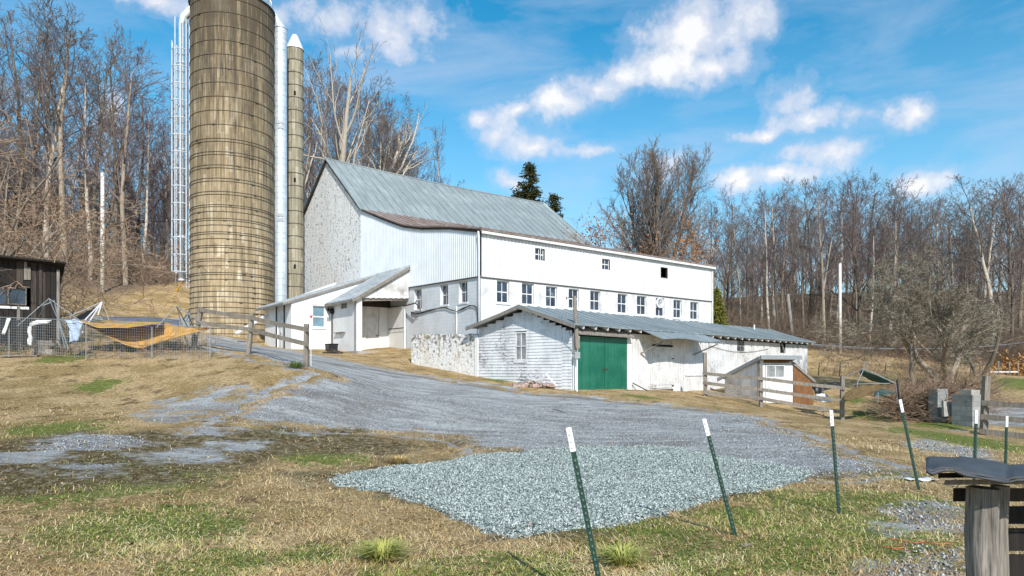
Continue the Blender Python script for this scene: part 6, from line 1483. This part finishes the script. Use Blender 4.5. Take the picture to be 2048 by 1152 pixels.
# apple tree in the right field and its neighbours
T=Tree(303,7.2,.2,.28,n=(11,9,8,7),ratio=(.55,.55,.5,.5),ang=(.85,.85,.8,.8),up=(.02,.05,.05,.04,.03),jit=(.12,.2,.22,.25,.25),forks=3,spread=1.0,minr=.011,tl=1)
o=T.make('apple_tree','x','tree',M['bark'],M['twigmoss']); place([o,T.h,False],1888,38,506,'gnarled mossy old apple tree with spreading limbs above the brush pile',None,rz=2.2,wide=1.2)
T=Tree(304,6.,.2,.35,n=(9,8,6,4),ratio=(.6,.55,.5,.5),ang=(.9,.85,.8,.8),up=(.0,.03,.03,.03,.02),jit=(.12,.2,.22,.25,.25),forks=2,spread=1.5,minr=.012,tl=2)
o=T.make('apple_tree','x','tree',M['barkdark'],M['twig']); place([o,T.h,False],1960,46,545,'wide thinner old fruit tree right of the gnarled apple tree',None,rz=.7,wide=1.05)
T=Tree(305,2.6,.1,.55,n=(7,4,3),ratio=(.4,.5,.5),ang=(.9,.8,.8),up=(.02,.02,.02,.02),jit=(.12,.2,.2,.2),minr=.012)
o=T.make('small_tree','x','tree',M['barkdark'],M['twigtan']); place([o,T.h,False],1823,36,655,'short crooked dark tree left of the apple tree',None)
# tangled shrub over the old shed at the left edge
for sd,px,Y,top,lab,w,rz in ((401,10,29.,330,'tangled bare shrub arching over the charred shed roof',1.25,.4),(402,-60,31.,235,'big sprawling bare thicket at the left edge behind the charred shed',1.2,1.7),(403,90,36.,380,'thin arching brush at the wood edge right of the charred shed',1.2,2.5)):
    T=Tree(sd,7.,.08,.12,n=(7,6,6,3),ratio=(.62,.55,.5,.5),ang=(.8,.8,.75,.8),up=(-.03,-.02,-.02,-.01,0),jit=(.12,.16,.18,.22,.25),forks=5,spread=1.3,minr=.009)
    o=T.make('bare_shrub','x','shrub',M['bark'],M['twigtan']); place([o,T.h,False],px,Y,top,lab,None,rz=rz,wide=w)
# conifers
def conifer(seed,H,w,mat,bm,label,px,Y,top,dens=26,name='conifer',gap=.0,bare=.18):
    R=random.Random(seed); t=MB(); t.tube([(0,0,-.3),(0.03,0,H*.5),(0,.02,H)],[H*.018,H*.012,.02],7); f=MB(); z=H*bare
    while z<H*.985:
        k=R.randint(3,5); a0=R.uniform(0,6.28)
        for i in range(k):
            if R.random()<gap: continue
            a=a0+6.28*i/k+R.uniform(-.4,.4); L=w*(1-(z/H)**1.15)*R.uniform(.55,1.15)+.12; p0=(0,0,z); p1=(L*math.cos(a),L*math.sin(a),z+L*R.uniform(-.05,.35))
            t.tube([p0,p1],[.03,.01],4,False)
            n=int(dens*L*3)+14
            for j in range(n):
                q=R.uniform(.2,1.05); c=tuple(p0[m]+(p1[m]-p0[m])*q+R.gauss(0,.10+.05*L) for m in range(3)); s=R.uniform(.05,.10); u=nrm((math.cos(a)+R.gauss(0,.6),math.sin(a)+R.gauss(0,.6),R.gauss(-.1,.5))); v=perp(u,R.uniform(0,6))
                f.quad(*[tuple(c[m]+s*(u[m]*pp*1.5+v[m]*qq*.5) for m in range(3)) for pp,qq in ((-1,-.4),(1,-1),(1.2,.6),(-1,.7))])
        z+=H*.028*R.uniform(.7,1.4)
    o=thing(name,label,'evergreen'); obj('trunk',t,bm,o,True); obj('needles',f,mat,o); h=max(v[2] for v in f.v); place([o,h,False],px,Y,top,label,None)
conifer(1,11,3.9,M['needles'],M['barkdark'],'dark ragged evergreen rising behind the far end of the barn ridge',1058,74,325,30,gap=.22)
conifer(2,9,2.4,M['needles'],M['barkdark'],'smaller dark evergreen beside the barn roof end',1108,75,386,26,gap=.15)
conifer(3,6,1.3,M['needles2'],M['barkdark'],'yellow green evergreen at the right end wall of the barn',1432,50.5,574,60,bare=.03)
# brush pile, undergrowth and the wood behind
def brush(name,label,pts,seed,L,mat,r=.012,n=6,kind='stuff',cat='brush',flat=.0):
    R=random.Random(seed); d=MB()
    for (x,y,s) in pts:
        z=g1(x,y)-.05
        for i in range(n):
            a=R.uniform(0,6.28); t=R.uniform(.3,1.45) if not flat else R.uniform(.0,flat); l=L*s*R.uniform(.5,1.2); p=(x+R.gauss(0,.25)*s,y+R.gauss(0,.25)*s,z+(R.uniform(0,1.)*s if flat else 0)); dd=(math.cos(a)*math.cos(t),math.sin(a)*math.cos(t),math.sin(t)); P=[p]
            for k in range(4):
                dd=nrm((dd[0]+R.gauss(0,.16),dd[1]+R.gauss(0,.16),dd[2]+R.gauss(-.07,.14))); p=tuple(p[m]+dd[m]*l/4 for m in range(3)); P.append(p)
            d.tube(P,[r,r*.85,r*.7,r*.5,r*.35],3,False)
            for k in (2,3):
                for q in range(2):
                    e=nrm((dd[0]+R.gauss(0,.6),dd[1]+R.gauss(0,.6),dd[2]+R.gauss(.1,.5))); l2=l*R.uniform(.15,.35); d.tube([P[k],tuple(P[k][m]+e[m]*l2 for m in range(3))],[r*.5,r*.3],3,False)
    o=obj(name,d,mat); tag(o,label,cat,None,kind); return o
R=random.Random(90)
brush('undergrowth','dead weeds and vines tangled along the wire pen',[(XA(R.uniform(-40,430),Y),Y,R.uniform(.3,.9)) for Y in [R.uniform(24.3,26.5) for _ in range(130)]],15,.8,M['twigtan'],.007,6)
brush('brush_pile','big tangled pile of cut branches around the block piers under the apple tree',[(XA(R.uniform(1795,1950),Y),Y,1.) for Y in [R.uniform(29.5,33) for _ in range(150)]],5,1.7,M['twigtan'],.016,8,'thing','brush pile',.75)
brush('undergrowth','reddish brown brush along the foot of the right wood',[(XA(R.uniform(1430,2080),Y),Y,R.uniform(.6,1.3)) for Y in [R.uniform(58,74) for _ in range(700)]],6,3.0,M['twigbrown'],.018,8)
brush('undergrowth','tan tangled brush under the left hillside trees',[(XA(R.uniform(-80,345),Y),Y,R.uniform(.6,1.4)) for Y in [R.uniform(59,78) for _ in range(520)]],7,3.2,M['twigbrown'],.018,8)
brush('undergrowth','tall dry weeds standing in the right field',[(XA(R.uniform(1640,1900),Y),Y,R.uniform(.4,.9)) for Y in [R.uniform(46,60) for _ in range(260)]],8,1.1,M['twigtan'],.010,6)
brush('undergrowth','brown weeds and briars around the apple tree foot',[(XA(R.uniform(1800,1990),Y),Y,R.uniform(.5,1.)) for Y in [R.uniform(31,42) for _ in range(160)]],9,1.3,M['twigtan'],.009,7)
lf=MB()
for i in range(900):
    x,y=XA(R.gauss(2048,22),51)+R.gauss(0,.3),51+R.uniform(-1,3); c=(x,y,g1(x,y)+abs(R.gauss(0,.6))); s=R.uniform(.06,.12); u=nrm((R.gauss(0,1),R.gauss(0,1),R.gauss(0,1))); v=perp(u,0)
    lf.quad(*[tuple(c[m]+s*(u[m]*p+v[m]*q*.6) for m in range(3)) for p,q in ((-1,-1),(1,-1),(1,1),(-1,1))])
o=obj('dry_shrub',lf,M['dryvine']); tag(o,'low rust orange shrub by the far wire fence at the right edge','shrub')
# deep wood behind: many thin trees merged into one mass
def far_wood(name,label,spots,seed,mat):
    R=random.Random(seed); src=[]
    for k in range(4):
        T=Tree(600+k,15,.13,.1,n=(14,7,5),ratio=(.42,.5,.55),ang=(.6,.7,.7),up=(.02,.12,.07,.05),minr=.016)
        mb=MB(); mb.v=T.t.v+T.c.v; off=len(T.t.v); mb.f=[f for f in T.t.f if len(f)==4]+[tuple(i+off for i in f) for f in T.c.f if len(f)==4]
        src.append((np.array(mb.v),np.array(mb.f)))
    Vs=[];Fs=[];o=0
    xs=np.array([s[0] for s in spots]); ys=np.array([s[1] for s in spots]); zs=gnd(xs,ys)
    for (x,y,s),z in zip(spots,zs):
        v,f=R.choice(src); a=R.uniform(0,6.28); c,q=math.cos(a),math.sin(a); w=s*R.uniform(.8,1.1)
        Vs.append(np.stack([(v[:,0]*c-v[:,1]*q)*w+x,(v[:,0]*q+v[:,1]*c)*w+y,v[:,2]*s+z],1)); Fs.append(f+o); o+=len(v)
    ob=npobj(name,np.concatenate(Vs),np.concatenate(Fs),mat); tag(ob,label,'woodland',None,'stuff')
sp=[]
for i in range(230):
    Y=R.uniform(72,125); sp.append((XA(R.uniform(1400,2250),Y),Y,R.uniform(.45,.9) if Y>95 else R.uniform(.35,.65)))
far_wood('far_wood','grey brown mass of bare trees deep in the right wood',sp,1,M['twigbrown'])
sp=[]
for i in range(150):
    Y=R.uniform(64,125); px=R.uniform(-150,380); zt=ZA(R.uniform(250,420) if px<120 else R.uniform(320,450),Y); sp.append((XA(px,Y),Y,max(.25,(zt-g1(XA(px,Y),Y))/15)))
far_wood('far_wood','purple brown mass of bare trees up the left hillside',sp,2,M['twigpurple'])
sp=[]
for i in range(50): Y=R.uniform(80,115); px=R.uniform(600,930); sp.append((XA(px,Y),Y,R.uniform(.6,.85)*(1.15-.5*(px-600)/330)))
far_wood('far_wood','reddish mass of bare trees behind the barn ridge',sp,3,M['twigpurple'])
